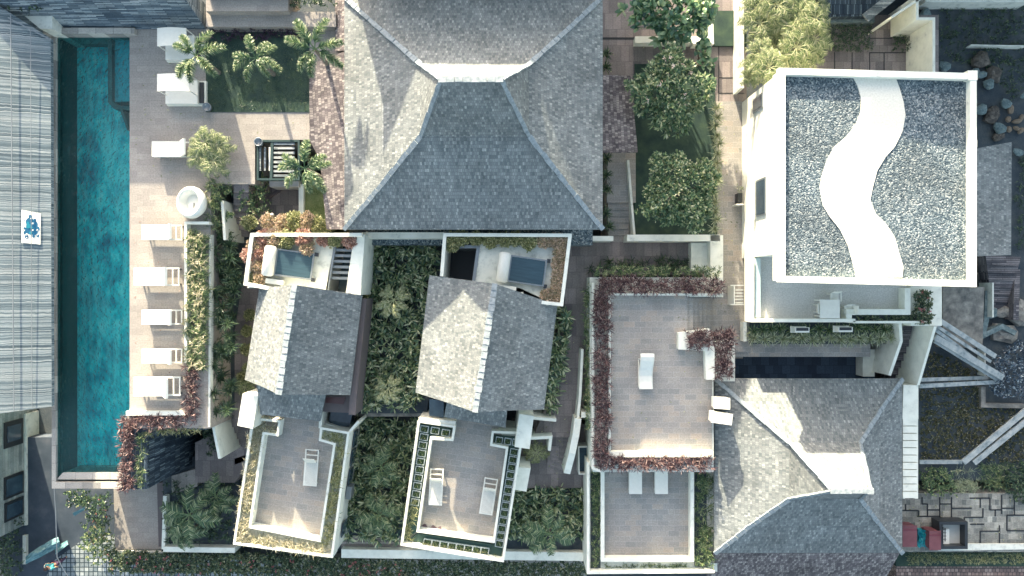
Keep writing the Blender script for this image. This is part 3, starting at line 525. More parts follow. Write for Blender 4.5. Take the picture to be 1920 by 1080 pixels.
for i in range(5): MB().box(16+i*3.6, 17.92, 4.5, 17.8+i*3.6, 17.99, 6.6).build('window', DGLASS, n2_)
# low skirt roofs in the shade of the main roof
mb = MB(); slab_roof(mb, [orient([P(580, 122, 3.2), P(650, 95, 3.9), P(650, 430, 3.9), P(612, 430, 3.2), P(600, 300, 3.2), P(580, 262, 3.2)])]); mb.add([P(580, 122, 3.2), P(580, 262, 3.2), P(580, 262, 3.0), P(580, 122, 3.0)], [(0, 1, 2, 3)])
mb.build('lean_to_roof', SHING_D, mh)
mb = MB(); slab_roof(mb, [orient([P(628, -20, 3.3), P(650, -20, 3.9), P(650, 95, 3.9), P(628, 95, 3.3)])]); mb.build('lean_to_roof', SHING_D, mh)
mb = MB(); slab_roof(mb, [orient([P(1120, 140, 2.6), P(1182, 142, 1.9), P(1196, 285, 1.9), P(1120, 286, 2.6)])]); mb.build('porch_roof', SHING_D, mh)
MB().box(-7.8, 2.3, .2, 4.3, 3.2, 1.6).build('gravel_gutter', GRAVEL, mh)

def gable(name, ridge, left, right, zr, ze, label, lean=None):
    r = empty(name, P((ridge[0][0]+ridge[1][0])/2, (ridge[0][1]+ridge[1][1])/2, 0), label, 'house')
    R = [P(*ridge[0], zr), P(*ridge[1], zr)]; Lf = [P(*left[0], ze), P(*left[1], ze)]; Rt = [P(*right[0], ze), P(*right[1], ze)]
    mL = [(R[i]*.5+Lf[i]*.5)-Vector((0, 0, .1)) for i in (0, 1)]; mR = [(R[i]*.5+Rt[i]*.5)-Vector((0, 0, .1)) for i in (0, 1)]
    mb = MB(); slab_roof(mb, [orient([R[0], mL[0], mL[1], R[1]]), orient([mL[0], Lf[0], Lf[1], mL[1]]), orient([R[0], R[1], mR[1], mR[0]]), orient([mR[0], mR[1], Rt[1], Rt[0]])])
    d = Vector((0, 0, .14))
    for a, b in ((Lf[0], Lf[1]), (Rt[0], Rt[1]), (R[1], mL[1]), (mL[1], Lf[1]), (R[1], mR[1]), (mR[1], Rt[1]), (R[0], mL[0]), (mL[0], Lf[0]), (R[0], mR[0]), (mR[0], Rt[0])): mb.add([a, b, b-d, a-d], [(0, 1, 2, 3)])
    mb.build('roof', SHING, r)
    c = MB(); segcap(c, R[0]+Vector((0, 0, .05)), R[1]+Vector((0, 0, .05)), .28, .1); c.build('ridge_cap', GREYSH, r)
    w_ = MB(); cs = [Lf[0], Rt[0], Rt[1], Lf[1]]; c0 = sum(cs, Vector())/4
    w_.prism([(c0+(v-c0)*.86).xy for v in cs], -2.5, ze-.16); w_.build('wall', WHITE2, r)
    for rb in (0, 1):
        g = MB(); k = .9; a, b_, c_ = [c0+(v-c0)*.9 for v in (Lf[rb], Rt[rb], R[rb])]; a.z = b_.z = ze-.16; c_.z = zr-.35
        t = Vector((0, .12, 0)); g.add([a, b_, c_, a+t, b_+t, c_+t], [(0, 1, 2), (5, 4, 3), (0, 3, 4, 1), (1, 4, 5, 2), (2, 5, 3, 0)]); g.build('gable_wall', WHITE2, r)
    if lean: mb = MB(); slab_roof(mb, [orient([P(*p) for p in lean])]); mb.build('lean_to_roof', SHING, r)
    return r
u1 = gable('gable_roofed_house', [(553, 534), (523, 740)], [(486, 540), (459, 712)], [(679, 554), (656, 741)], 5.8, 3.3, 'grey shingle gable roofed house closest to the pool deck', [(478, 700, 3.2), (612, 735, 3.2), (600, 790, 2.6), (488, 777, 2.6)])
u2 = gable('gable_roofed_house', [(928, 532), (891, 773)], [(805, 516), (779, 736)], [(1045, 572), (1020, 768)], 5.8, 3.3, 'grey shingle gable roofed house in the middle with the black recess behind it', [(840, 740, 3.0), (952, 755, 3.0), (948, 802, 2.5), (833, 782, 2.5)])
MB().ribbon([(681, 560), (662, 745), (660, 778)], .35, 1.2, 2.9).build('gutter_board', BARKB := m_plain('dark_brown_timber', (.13, .11, .11), .8), u1)
MB().pxp([(606, 742), (660, 742), (654, 774), (603, 772)], 1.5, 2.2).build('timber_frame', BARKB, u1)
MB().pxp([(610, 745), (648, 745), (644, 758), (608, 755)], 2.2, 2.24).build('skylight', m_plain('rust_brown_panel', (.10, .05, .05), .3), u1)
MB().pxp([(620, 770), (662, 772), (655, 800), (615, 797)], 0, 1.0).build('recess_glass', DGLASS, u1)
MB().pxp([(805, 748), (832, 752), (832, 783), (805, 780)], 0, 1.5).build('recess_glass', DGLASS, u2)

# ================= rooftop service decks with solar heaters =================
def solar(loc, ang, label):
    r = empty('solar_water_heater', (0, 0, 0), label, 'solar heater', 'rooftop solar water heaters')
    t = MB(); t.tube([(-.05, -.78, .42), (-.05, -.70, .42), (-.05, .70, .42), (-.05, .78, .42)], [.2, .3, .3, .2], 20); t.build('tank', METW, r, smooth=True)
    p = MB(); p.add([(.30, -.62, .34), (2.05, -.62, .16), (2.05, .62, .16), (.30, .62, .34)], [(0, 1, 2, 3)]); p.build('collector_glass', TEALG, r)
    f = MB()
    for a, b_ in (((.28, -.66, .33), (2.1, -.66, .15)), ((.28, .66, .33), (2.1, .66, .15)), ((.28, -.68, .33), (.28, .68, .33)), ((2.1, -.68, .15), (2.1, .68, .15))): f.bar(a, b_, .06, .08)
    f.build('collector_frame', GREYM, r)
    for y in (-.66, .66): MB().box(2.12, y-.1, 0, 2.3, y+.1, .18).build('foot', BLACKM, r)
    st = MB()
    for y in (-.6, .6): st.bar((-.2, y, 0), (.2, y, .3), .05, .05); st.bar((.2, y, 0), (.35, y, .3), .05, .05)
    st.build('stand', GREYM, r)
    c = MB(); c.box(-.15, -1.15, 0, .75, -.9, .3); c.build('control_box', METW, r)
    return r
def at(px, py, z): return P(px, py, z)
s1 = solar(None, 0, 'solar heater framed by copper and orange shrubs on the roof deck nearest the pool')
s1.location = P(512, 490, 3.4)-Vector((0, 0, 0)); s1.rotation_euler.z = math.radians(-8); s1.scale = (.98, .98, .98)
s2 = copy_tree(s1); s2.location = P(946, 502, 3.4); s2['label'] = 'solar heater on the roof deck with the large open black hatch'
d1 = empty('roof_deck', P(575, 495, 0), 'white roof deck with copper shrubs and a slatted opening above the left gable roof', 'roof deck')
MB().pxp([(474, 444), (628, 446), (625, 462), (612, 560), (553, 540), (464, 540)], -2, 3.3).build('deck_floor', WHITE2, d1)
MB().pxp([(628, 446), (668, 446), (655, 556), (612, 550)], -2, 1.4).build('well_floor', DGLASS, d1)
mb = MB()
for i in range(6):
    y = 466+i*10.5; x0 = 629-i*2.2; mb.pxp([(x0, y), (x0+36, y+1), (x0+35.5, y+6), (x0-.6, y+5)], 3.15-i*.03, 3.22-i*.03)
mb.build('slat', GREYM, d1)
mb = MB(); mb.ribbon([(628, 462), (612, 548)], .12, 1.4, 3.3); mb.build('well_curb', GREYM, d1)
mb = MB(); mb.ribbon([(534, 546), (460, 532), (472, 440), (678, 440)], .18, -2, 3.9); mb.build('parapet', WHITE, d1)
MB().pxp([(664, 440), (684, 440), (676, 553), (648, 552)], -1, 3.5).build('side_wall', WHITE, d1)
d2 = empty('roof_deck', P(940, 500, 0), 'white roof deck with orange shrubs and a large open black hatch', 'roof deck')
MB().pxp([(896, 452), (1050, 452), (1034, 568), (975, 540), (888, 532)], -2, 3.3).build('deck_floor', WHITE2, d2)
MB().pxp([(830, 452), (898, 452), (888, 530), (826, 515)], -2, .6).build('hatch_floor', BLACKM, d2)
MB().ribbon([(836, 463), (897, 462), (888, 528)], .16, .6, 3.35).build('hatch_frame', GREYM, d2)
MB().ribbon([(828, 518), (834, 440), (1069, 441), (1053, 571), (980, 563), (978, 548)], .17, -2, 3.9).build('parapet', WHITE, d2)
MB().ribbon([(678, 441), (833, 441)], .3, -1, 2.6).build('garden_wall', WHITE, label='white wall top linking the two roof decks under the main eave', cat='wall')
MB().ribbon([(1070, 447), (1150, 447)], .26, -1, 1.0).build('garden_wall', WHITE, label='short white wall below the corner of the main roof', cat='wall')
def ball(name, px, py, z, r, mat, label, group, sq=.8):
    c = P(px, py, z); n = int(170*(r/.4)**2)+40
    v = norm(rng.normal(size=(n, 3))); v[:, 2] = np.abs(v[:, 2])-.25; lump = 1+.22*np.sin(v[:, 0]*7+px)*np.cos(v[:, 1]*6+py)
    Pb = np.array(c)+v*np.array([r, r, r*sq])*(lump*rng.uniform(.7, 1.0, n))[:, None]*.85+np.array([0, 0, r*.4])
    mb = MB(); mb.arr(*rosettes(Pb, 5, .13, .065, (0, 70), .2, 2, 'oval', lean=v*.6))
    return mb.build(name, mat, label=label, cat='shrub', group=group, uv=False)
B1 = 'copper and orange shrubs round the left roof deck'; B2 = 'orange and olive shrubs round the right roof deck'
for x, y, r_, m, z in [(497, 447, .45, L_RED, 3.4), (516, 446, .5, L_ORG, 3.4), (540, 450, .5, L_OLV, 3.4), (571, 448, .5, L_RED, 3.4), (577, 465, .42, L_ORG, 3.4), (607, 450, .32, L_RED, 3.4), (627, 452, .32, L_OLV, 3.4), (481, 460, .42, L_ORG, 3.4), (470, 480, .42, L_RED, 3.4), (488, 474, .4, L_RED, 3.4), (484, 500, .38, L_ORG, 3.4), (474, 520, .3, L_OLV, 3.4), (488, 522, .38, L_ORG, 3.4)]:
    ball('copper_shrub', x, y, z, r_, m, 'copper or orange shrub in the planting round the left roof deck', B1)
ball('round_copper_shrub', 658, 452, 3.3, .4, L_RED, 'round copper shrub standing alone at the corner of the slatted opening', None)
for x, y, r_, m in [(505, 415, .4, L_ORG), (470, 418, .4, L_OLV), (533, 418, .45, L_ORG), (555, 414, .5, L_OLV), (580, 415, .5, L_ORG), (598, 422, .45, L_OLV), (615, 430, .3, L_OLV)]:
    ball('orange_shrub', x, y, 2.7, r_, m, 'yellow orange shrub in the row behind the left roof deck wall', 'yellow orange shrubs behind the left roof deck')
for x, y, r_, m in [(850, 450, .42, L_OLV), (866, 447, .4, L_OLV), (848, 462, .3, L_OLV), (893, 447, .36, L_OLV), (920, 452, .4, L_OLV), (946, 450, .38, L_OLV), (968, 448, .38, L_OLV), (992, 455, .42, L_OLV), (1018, 452, .38, L_ORG), (1036, 452, .36, L_ORG)]:
    ball('olive_shrub', x, y, 3.4, r_, m, 'olive or orange shrub in the row behind the right roof deck', 'olive shrubs behind the right roof deck')
for x, y, r_, m in [(1052, 452, .36, L_ORG), (1051, 472, .36, L_ORG), (1048, 490, .36, L_ORG), (1047, 508, .36, L_ORG), (1045, 526, .36, L_ORG), (1043, 544, .36, L_ORG), (1041, 558, .34, L_ORG), (1025, 555, .34, L_ORG)]:
    ball('orange_shrub', x, y, 3.4, r_, m, 'orange shrub in the column down the edge of the right roof deck', 'orange shrubs down the right roof deck edge')

# ================= terraces =================
def terr(name, label, outer, floor_px, zf, zt, zb, rot, wd=.16, inner=None, floor_m=PAVE_T):
    r = empty(name, P(sum(p[0] for p in outer)/len(outer), sum(p[1] for p in outer)/len(outer), zb), label, 'terrace')
    MB().pxp(outer, zb, zf).build('base', WHITE2, r)
    MB().pxp(floor_px, zf+.01, zf+.05).build('paved_floor', floor_m, r, uvrot=rot)
    return r
rotA = math.radians(-9)
t1 = terr('roof_terrace', 'paved roof terrace with straw coloured grass borders and a single raised lounger', [(470, 792), (600, 806), (608, 792), (655, 808), (624, 1044), (437, 1020)], [(500, 770), (612, 790), (600, 822), (630, 835), (603, 1016), (470, 990)], 1.3, 1.9, -2.2, rotA)
mb = MB(); mb.ribbon([(474, 790), (439, 1019), (622, 1044), (653, 812), (602, 803), (600, 825), (627, 833), (600, 1014), (468, 988), (494, 812), (520, 816), (524, 790), (474, 785)], .12, 1.0, 1.95); mb.build('parapet', WHITE, t1)
mb = MB(); mb.ribbon([(602, 768), (600, 803)], .15, 0, 1.9); mb.ribbon([(653, 812), (672, 790)], .12, -2, 1.85); mb.build('stair_wall', WHITE, t1)
# windows on the east face
def slot(a, b, z0, z1, w_=.5):
    pass
pa, pb = P(652, 815, 1.9), P(623, 1043, 1.9); dd = (pb-pa); Ltot = dd.length; dn = dd.normalized(); nn = Vector((-dn.y, dn.x, 0)); nn = nn if nn.x > 0 else -nn
for t0, z0, z1, wl in [(.03, -.6, .2, .9), (.19, -.6, .2, .9), (.36, -.6, .2, .9), (.82, -.6, .2, .8)]:
    c = pa+dn*(t0*Ltot+wl/2); c.z = (z0+z1)/2; Mx = Matrix((dn, nn, Vector((0, 0, 1)))).transposed()
    f = MB(); f.obox(c+nn*.01, wl/2, .03, (z1-z0)/2, Mx); f.build('window', DGLASS, t1)
MB().obox(pa+dn*(.55*Ltot)+nn*.12+Vector((0, 0, -1.9)), .35, .14, .35, Matrix((dn, nn, Vector((0, 0, 1)))).transposed()).build('air_conditioner', GREYM, label='small grey air conditioner on the white side wall of the grass bordered terrace', cat='air conditioner')
hedge('straw_grass_border', [(483, 806), (455, 1000)], 1.6, .55, .3, 42, 12, .40, .03, L_STR, 'straw coloured grass border down the pool side of the lone lounger terrace', 'grass border', droop=.6)
hedge('straw_grass_border', [(450, 1005), (612, 1030)], 1.6, .5, .3, 42, 12, .40, .03, L_STR, 'straw coloured grass border along the bottom of the lone lounger terrace', 'grass border', droop=.6)
hedge('olive_grass_border', [(641, 835), (614, 1024)], 1.6, .45, .3, 45, 12, .36, .03, L_OLV, 'olive grass border on the windowed side of the lone lounger terrace', 'grass border', droop=.6)
hedge('olive_grass_border', [(478, 800), (513, 803)], 1.6, .4, .25, 45, 12, .34, .03, L_STR, 'short grass border under the lean-to roof by the white box', 'grass border', droop=.6)
hedge('olive_grass_border', [(606, 814), (644, 820)], 1.6, .4, .25, 45, 12, .32, .03, L_OLV, 'short olive grass border beside the open stair well', 'grass border', droop=.6)
t2 = terr('roof_terrace', 'paved roof terrace with two slatted loungers and framed planting trays', [(785, 792), (853, 800), (925, 808), (978, 815), (943, 1053), (752, 1022)], [(850, 780), (930, 795), (955, 842), (928, 1018), (788, 998), (810, 820), (850, 820)], 1.3, 1.9, -2.2, rotA)
mb = MB(); mb.ribbon([(785, 790), (753, 1021), (943, 1052), (976, 838), (978, 812), (924, 810), (921, 834), (951, 840), (926, 1016), (783, 996), (808, 822), (848, 825), (852, 800), (785, 790)], .12, 1.0, 1.95); mb.build('parapet', WHITE, t2)
MB().pxp([(785, 783), (855, 790), (853, 800), (785, 790)], -1, 1.9).build('wall_top', WHITE, t2)
st = MB().pxp([(788, 999), (787, 990), (795, 982), (799, 983), (803, 993), (812, 984), (820, 990), (826, 986), (830, 998), (838, 997), (838, 1004)], 1.36, 1.366).build('wet_stain', m_plain('dark_wet_stone', (.07, .04, .06), .4), t2)
# trays
def tray():
    r = empty('planter_tray', (0, 0, 0)); f = MB(); f.ribbon([(-.2, -.16), (.2, -.16), (.2, .16), (-.2, .16)], .035, 0, .1, True, world=True); f.build('tray_frame', m_plain('silver_tray_frame', (.5, .56, .56), .4), r)
    s = MB(); s.box(-.18, -.14, 0, .18, .14, .05); s.build('soil_fill', SOIL, r)
    g = MB(); C = np.stack([rng.uniform(-.13, .13, 22), rng.uniform(-.1, .1, 22), np.full(22, .06)], 1); g.arr(*rosettes(C, 6, .12, .03, (10, 80), .3, 2)); g.build('seedlings', L_FRG, r, uv=False)
    return r
MB().pxp([(789, 795), (848, 804), (843, 820), (806, 818), (795, 885), (782, 995), (760, 1015), (757, 1012)], 1.31, 1.5).build('planting_bed', m_plain('dark_green_liner', (.02, .06, .05), .6), t2)
MB().pxp([(927, 816), (974, 820), (971, 840), (940, 1043), (922, 1040), (949, 848), (950, 838), (926, 830)], 1.31, 1.5).build('planting_bed', MATS['dark_green_liner'], t2)
MB().pxp([(762, 1016), (783, 1000), (925, 1021), (936, 1042)], 1.31, 1.48).build('planting_bed', MATS['dark_green_liner'], t2)
tr0 = tray()
for i in range(9): place(tr0, 0, P(795-i*2.05, 819+i*15.2, 1.5), rotA, 1.02, 'framed planting tray in the column nearest the straw grass terrace', 'planting tray', 'trays in the left column of the two lounger terrace')
for x, y in ((796, 804), (816, 807), (836, 811)): place(tr0, 0, P(x, y, 1.5), rotA, 1.02, 'framed planting tray in the short row of three by the black glass recess', 'planting tray', 'trays in the short row of three')
for i in range(13): place(tr0, 0, P(964-i*2.3, 847+i*14.3, 1.5), rotA, 1.02, 'framed planting tray in the long column beside the white boxes', 'planting tray', 'trays in the long right column')
for x, y in ((936, 825), (952, 827), (967, 829)): place(tr0, 0, P(x, y, 1.5), rotA, (.85, 1, 1), 'framed planting tray in the short row at the tall white box', 'planting tray', 'trays in the short row at the white box')
for i in range(8): place(tr0, 0, P(802+i*15.3, 1016+i*2.3, 1.48), rotA, 1.02, 'framed planting tray in the row along the bottom parapet', 'planting tray', 'trays in the bottom row')
hedge('grass_tuft_row', [(776, 940), (765, 1010)], 1.6, .4, .1, 50, 9, .28, .02, L_OLV, 'olive grass at the bottom of the left tray column', 'grass border', droop=.5)
hedge('grass_tuft_row', [(775, 1018), (930, 1040)], 1.5, .25, .1, 45, 9, .24, .02, L_OLV, 'low olive grass in the tray row along the bottom parapet', 'grass border', droop=.5)
# white box volumes beside the terraces
for px, z, lb in [([(455, 738), (484, 742), (474, 804), (445, 798)], 2.9, 'tall white box volume beside the lean-to roof of the left house'), ([(974, 776), (1001, 780), (993, 842), (965, 838)], 2.9, 'tall white box volume at the corner of the two lounger terrace'), ([(968, 876), (995, 878), (987, 922), (958, 917)], 1.0, 'lower white box volume against the two lounger terrace')]:
    MB().pxp(px, -2.5, z).build('white_wall_block', WHITE, label=lb, cat='wall block')
MB().ribbon([(1000, 784), (1043, 788)], .16, -2, .9).build('garden_wall', WHITE, label='short white wall on the far side of the side steps by the tall white box', cat='wall')
MB().ribbon([(992, 822), (1033, 820), (1030, 845)], .16, -2, .6).build('garden_wall', WHITE, label='thin white wall framing the small palm bed below the side steps', cat='wall')
MB().ribbon([(1112, 778), (1090, 778)], .3, -2, .9).build('garden_wall', WHITE, label='stub of white wall joining the curved wall to the purple hedge terrace', cat='wall')
MB().ribbon([(1092, 655), (1088, 740), (1083, 790)], .14, -2, .9).build('garden_wall', WHITE, label='long thin white wall along the shaded path below the middle house', cat='wall')
MB().ribbon([(1084, 785), (1080, 815), (1073, 850), (1063, 888)], .36, -2, [1.0, .95, .8, .3]).build('curved_wall', WHITE, label='curved thick white wall sweeping down beside the path steps', cat='wall')
gb = empty('glass_enclosure', P(1105, 865, -1.6), 'blue green glass enclosure between the curved wall and the hedge corner', 'glass enclosure')
MB().pxp([(1086, 838), (1112, 838), (1112, 890), (1086, 890)], -1.6, -.9).build('glass_panel', TEALG, gb)
MB().ribbon([(1112, 838), (1085, 838), (1086, 889), (1106, 889)], .07, -1.6, -.5).build('glass_frame', METW, gb)
def steps(name, x0, y0, x1, y1, zA, zB, n, axis, m, label, zb=-3.4, quad=None):
    r = MB()
    for i in range(n):
        t0, t1_ = i/n, (i+1)/n; z = zA+(zB-zA)*(i+.5)/n
        if quad:
            A, B, C, D = quad; L_ = lambda p, q, t: (p[0]+(q[0]-p[0])*t, p[1]+(q[1]-p[1])*t)
            r.pxp([L_(A, D, t0), L_(B, C, t0), L_(B, C, t1_+.3/n), L_(A, D, t1_+.3/n)], zb, z)
        elif axis == 'y': r.pxr(x0, y0+(y1-y0)*t0, x1, y0+(y1-y0)*(t1_+.3/n), zb, z)
        else: r.pxr(x0+(x1-x0)*t0, y0, x0+(x1-x0)*(t1_+.3/n), y1, zb, z)
    return r.build(name, m, label=label, cat='steps')
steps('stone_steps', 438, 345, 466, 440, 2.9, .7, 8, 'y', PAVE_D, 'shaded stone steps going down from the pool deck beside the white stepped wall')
steps('stone_steps', 0, 0, 0, 0, .5, -1.3, 9, 'y', PAVE_D, 'stone steps beside the leaning white stair wall near the left terrace', quad=[(432, 762), (470, 765), (462, 860), (440, 868)])
steps('stone_steps', 370, 880, 300, 925, -1.3, -2.5, 5, 'x', PAVE, 'low stone steps running along the foot of the dark slate wall', quad=[(370, 878), (370, 912), (297, 935), (297, 900)])
steps('stone_steps', 0, 0, 0, 0, -.35, -1.5, 7, 'y', PAVE_D, 'wide shallow stone steps beside the curved white wall', quad=[(1034, 800), (1074, 805), (1058, 880), (1026, 868)])
steps('stone_steps', 1002, 788, 1040, 816, -.9, -.35, 4, 'x', PAVE_D, 'four stone steps between the short white walls at the tall white box')
steps('stone_steps', 1140, 378, 1180, 462, .0, -.4, 7, 'y', PAVE_T, 'stone steps below the corner of the largest roof')
steps('stone_steps', 1180, 462, 1300, 500, -.35, -1.0, 5, 'x', PAVE_D, 'broad shaded steps leading towards the white stair block')
steps('stone_steps', 1289, 558, 1330, 626, 1.3, .2, 5, 'x', PAVE_T, 'pale stone steps between the two purple hedges')
steps('stone_steps', 1350, 628, 1393, 668, 0.0, -.8, 3, 'y', PAVE_T, 'three pale steps at the end of the east walk')
# stepped white stair walls
def stairwall(px, zt, zb, label):
    # px: top edge N, top edge S; wall leaning from top edge down to the stepped tread line
    a, b = P(*px[0], zt[0]), P(*px[1], zt[1]); mb = MB(); mb.add([], [])
    n = 8; pts_t = [a.lerp(b, i/n) for i in range(n+1)]
    t = Vector((-.14, 0, 0))
    for i in range(n):
        p, q = pts_t[i], pts_t[i+1]; zz = zb[0]+(zb[1]-zb[0])*i/n
        f = [p, q, Vector((q.x, q.y, zz)), Vector((p.x, p.y, zz))]; mb.add(f+[v+t for v in f], [(0, 3, 2, 1), (4, 5, 6, 7), (0, 1, 5, 4), (2, 3, 7, 6), (1, 2, 6, 5), (0, 4, 7, 3)])
    return mb.build('stair_wall', WHITE, label=label, cat='wall')
stairwall([(419, 376), (424, 450)], (2.9, 2.9), (1.1, .1), 'white stepped stair wall half hidden by grasses beside the deck steps')
stairwall([(398, 778), (414, 860)], (2.2, 1.9), (-.2, -1.4), 'leaning white stair wall with a stepped foot near the left terrace')
MB().pxr(440, 415, 464, 440, .6, .72).build('step_slab', WHITE2, label='white slab at the foot of the deck steps', cat='slab')
# terrace 3 (purple hedge)
t3 = terr('paved_terrace', 'square paved terrace framed by deep purple hedges', [(1106, 520), (1356, 520), (1356, 557), (1289, 557), (1289, 628), (1338, 628), (1338, 885), (1112, 885), (1106, 700)], [(1140, 552), (1289, 552), (1289, 628), (1335, 628), (1335, 872), (1140, 872)], 1.3, 1.9, -2.2, 0)
MB().ribbon([(1356, 552), (1143, 552), (1143, 872)], .12, 1.2, 1.75).build('parapet', WHITE, t3)
MB().ribbon([(1146, 852), (1337, 852)], .3, 1.2, 1.7).build('parapet', WHITE, t3)
MB().ribbon([(1112, 530), (1112, 878), (1128, 884)], .14, -2, 1.6).build('outer_wall', WHITE, t3)
MB().pxp([(1272, 624), (1330, 616), (1340, 655), (1340, 712), (1324, 712), (1322, 658), (1272, 655)], 1.3, 1.75).build('planter_wall', WHITE, t3)
MB().pxp([(1326, 640), (1378, 640), (1378, 715), (1342, 715), (1342, 660)], -.5, .9).build('planter_base', WHITE2, t3)
H3 = [(1108, 540), (1348, 536)]
hedge('purple_hedge', [(1120, 535), (1350, 537)], 1.5, .75, .4, 60, 10, .36, .035, L_PUR, 'deep purple hedge along the far side of the square terrace')
hedge('purple_hedge', [(1128, 545), (1128, 860)], 1.5, .85, .4, 55, 10, .36, .035, L_PUR, 'long deep purple hedge down the path side of the square terrace')
hedge('purple_hedge', [(1122, 866), (1334, 866)], 1.4, .65, .4, 55, 10, .36, .035, L_PUR, 'sunlit reddish purple hedge along the near side of the square terrace')
hedge('purple_hedge', [(1284, 637), (1372, 633)], 1.45, .95, .5, 70, 10, .36, .035, L_PUR, 'deep purple hedge arm at the foot of the pale steps')
hedge('purple_hedge', [(1350, 645), (1352, 705)], 1.3, .85, .5, 70, 10, .36, .035, L_PUR, 'short deep purple hedge beside the shaded navy court')
hedge('green_hedge', [(1115, 508), (1345, 510)], 1.2, .5, .5, 55, 9, .22, .035, L_GRN, 'green and yellow foliage strip behind the far purple hedge', extra=(L_OLV, .3, .12))
hedge('green_hedge', [(1100, 530), (1104, 800)], .3, .45, .9, 60, 9, .24, .035, L_GRN, 'green trailing hedge outside the long purple hedge', extra=(L_OLV, .3, .12))
field('dark_undergrowth', [(1105, 490), (1300, 485), (1300, 510), (1105, 510)], -.3, 14, 14, .45, .04, L_DRK, 'dark spiky undergrowth between the broad shaded steps and the purple hedge', 'plants', ht=.3)
t4 = terr('paved_terrace', 'lower paved terrace with two white loungers below the purple hedge', [(1102, 876), (1345, 876), (1345, 1072), (1102, 1072)], [(1132, 870), (1296, 870), (1296, 1048), (1132, 1048)], .0, .5, -2.4, 0)
MB().ribbon([(1130, 880), (1130, 1050), (1298, 1050), (1298, 880)], .2, -.2, .5).build('parapet', WHITE, t4)
MB().ribbon([(1103, 866), (1103, 1074), (1340, 1072)], .15, -2, .5).build('outer_wall', WHITE, t4)
hedge('green_border', [(1117, 880), (1117, 1060)], 0, .4, .35, 70, 9, .2, .035, L_GRN, 'narrow green border between the two white walls of the lower terrace', 'grass border')
hedge('green_border', [(1135, 1061), (1290, 1061)], -.1, .3, .2, 70, 9, .15, .03, L_GRN, 'low green border along the bottom wall of the lower terrace', 'grass border')
MB().pxp([(1326, 884), (1338, 884), (1338, 1060), (1326, 1060)], -2, -.6).build('dark_gap', BLACKM, t4)
MB().pxp([(1303, 885), (1325, 885), (1325, 1062), (1303, 1062)], -1, .12).build('soil_fill', SOIL, t4); MB().pxp([(1108, 886), (1126, 886), (1126, 1068), (1108, 1068)], -1, .06).build('soil_fill', SOIL, t4)
field('strap_leaf_border', [(1303, 885), (1333, 885), (1333, 1060), (1303, 1060)], .15, 20, 18, .38, .035, L_GRN, 'green strap leaf plants between the lower terrace and the shingle roof', 'plants', ht=.25)

# ================= loungers =================
def lounger(slat=True, cushion=False, back=35, n_=10, wave=False):
    r = empty('sun_lounger', (0, 0, 0)); wd, ln = .66, 1.95
    fr_ = MB()
    for s in (-1, 1): fr_.box(s*wd/2-.03, 0, .26, s*wd/2+.03, ln, .33)
    for y in (0, ln-.06, 1.62, 1.32): fr_.box(-wd/2+.03, y, .265, wd/2-.03, y+.05, .325)
    fr_.build('frame', METW, r)
    for sx_ in (-1, 1):
        for y in (.12, ln-.12): MB().box(sx_*(wd/2-.03)-.03, y-.03, 0, sx_*(wd/2-.03)+.03, y+.03, .26).build('leg', BLACKM if y > 1 else METW, r)
    a = math.radians(back); hy = 1.25; bl_ = .72
    seat = MB(); nb = 10
    for i in range(nb):
        x = -wd/2+.06+(wd-.12)*i/(nb-1); seat.box(x-.021, .03, .33, x+.021, hy, .355)
    seat.build('seat_slats', METW, r)
    bk = MB()
    for i in range(nb):
        x = -wd/2+.06+(wd-.12)*i/(nb-1); bk.bar((x, hy, .35), (x, hy+bl_*math.cos(a), .35+bl_*math.sin(a)), .042, .025)
    bk.build('backrest', METW, r)
    if cushion:
        c = MB(); c.box(-wd/2-.02, -.02, .36, wd/2+.02, hy, .46); c.build('seat_cushion', FABW, r)
        c = MB(); q0 = Vector((0, hy+.01, .40)); q1 = Vector((0, hy+bl_*math.cos(a), .44+bl_*math.sin(a))); c.bar(q0, q1, wd+.06, .1); c.build('back_cushion', FABW, r)
    return r
lc = lounger(cushion=True, back=48)
# pool loungers: foot points west, head east -> rotate -90deg
for x, y, s, lb in [(348, 437, (1.08, 1, 1.15), 'cushioned white lounger directly below the egg shaped chair'), (344, 519, (1.28, 1.12, 1.35), 'wider cushioned white lounger, second in the deck row below the egg chair'),
                    (348, 594, (1.05, 1, 1.15), 'cushioned white lounger in the middle of the deck row of five'), (348, 666, (1.02, 1, 1.15), 'cushioned white lounger just above the last one beside the purple hedge'),
                    (346, 722, (1.35, 1.16, 1.35), 'wide cushioned white lounger at the purple hedge corner of the deck'), (374, 283, (1.1, 1.1, 1.15), 'cushioned white lounger half under the yellow palm by the pool')]:
    place(lc, 0, P(x, y, 3.0)-Vector((1.95*s[1], 0, 0)), math.radians(-90), s, lb, 'sun lounger', 'white loungers on the pool deck')
ls = lounger(back=60)
place(ls, 0, P(584, 908, 1.36), math.radians(-4), (1, 1, 1), 'white lounger with steeply raised back alone on the straw grass terrace', 'sun lounger', 'white loungers on the roof terraces')
place(ls, 0, P(817, 944, 1.36), math.radians(-3), (1, 1, 1), 'slatted white lounger nearer the left tray column', 'sun lounger', 'white loungers on the roof terraces')
place(ls, 0, P(911, 961, 1.36), math.radians(-9), (1, 1, 1), 'slatted white lounger nearer the right tray column', 'sun lounger', 'white loungers on the roof terraces')
lf = lounger(cushion=True, back=2)
place(lf, 0, P(1189, 921, .06), 0, (1, 1, 1), 'flat white lounger further from the strap leaf border on the lower terrace', 'sun lounger', 'flat loungers under the purple hedge')
place(lf, 0, P(1237, 921, .06), 0, (1, 1, 1), 'flat white lounger nearer the strap leaf border on the lower terrace', 'sun lounger', 'flat loungers under the purple hedge')
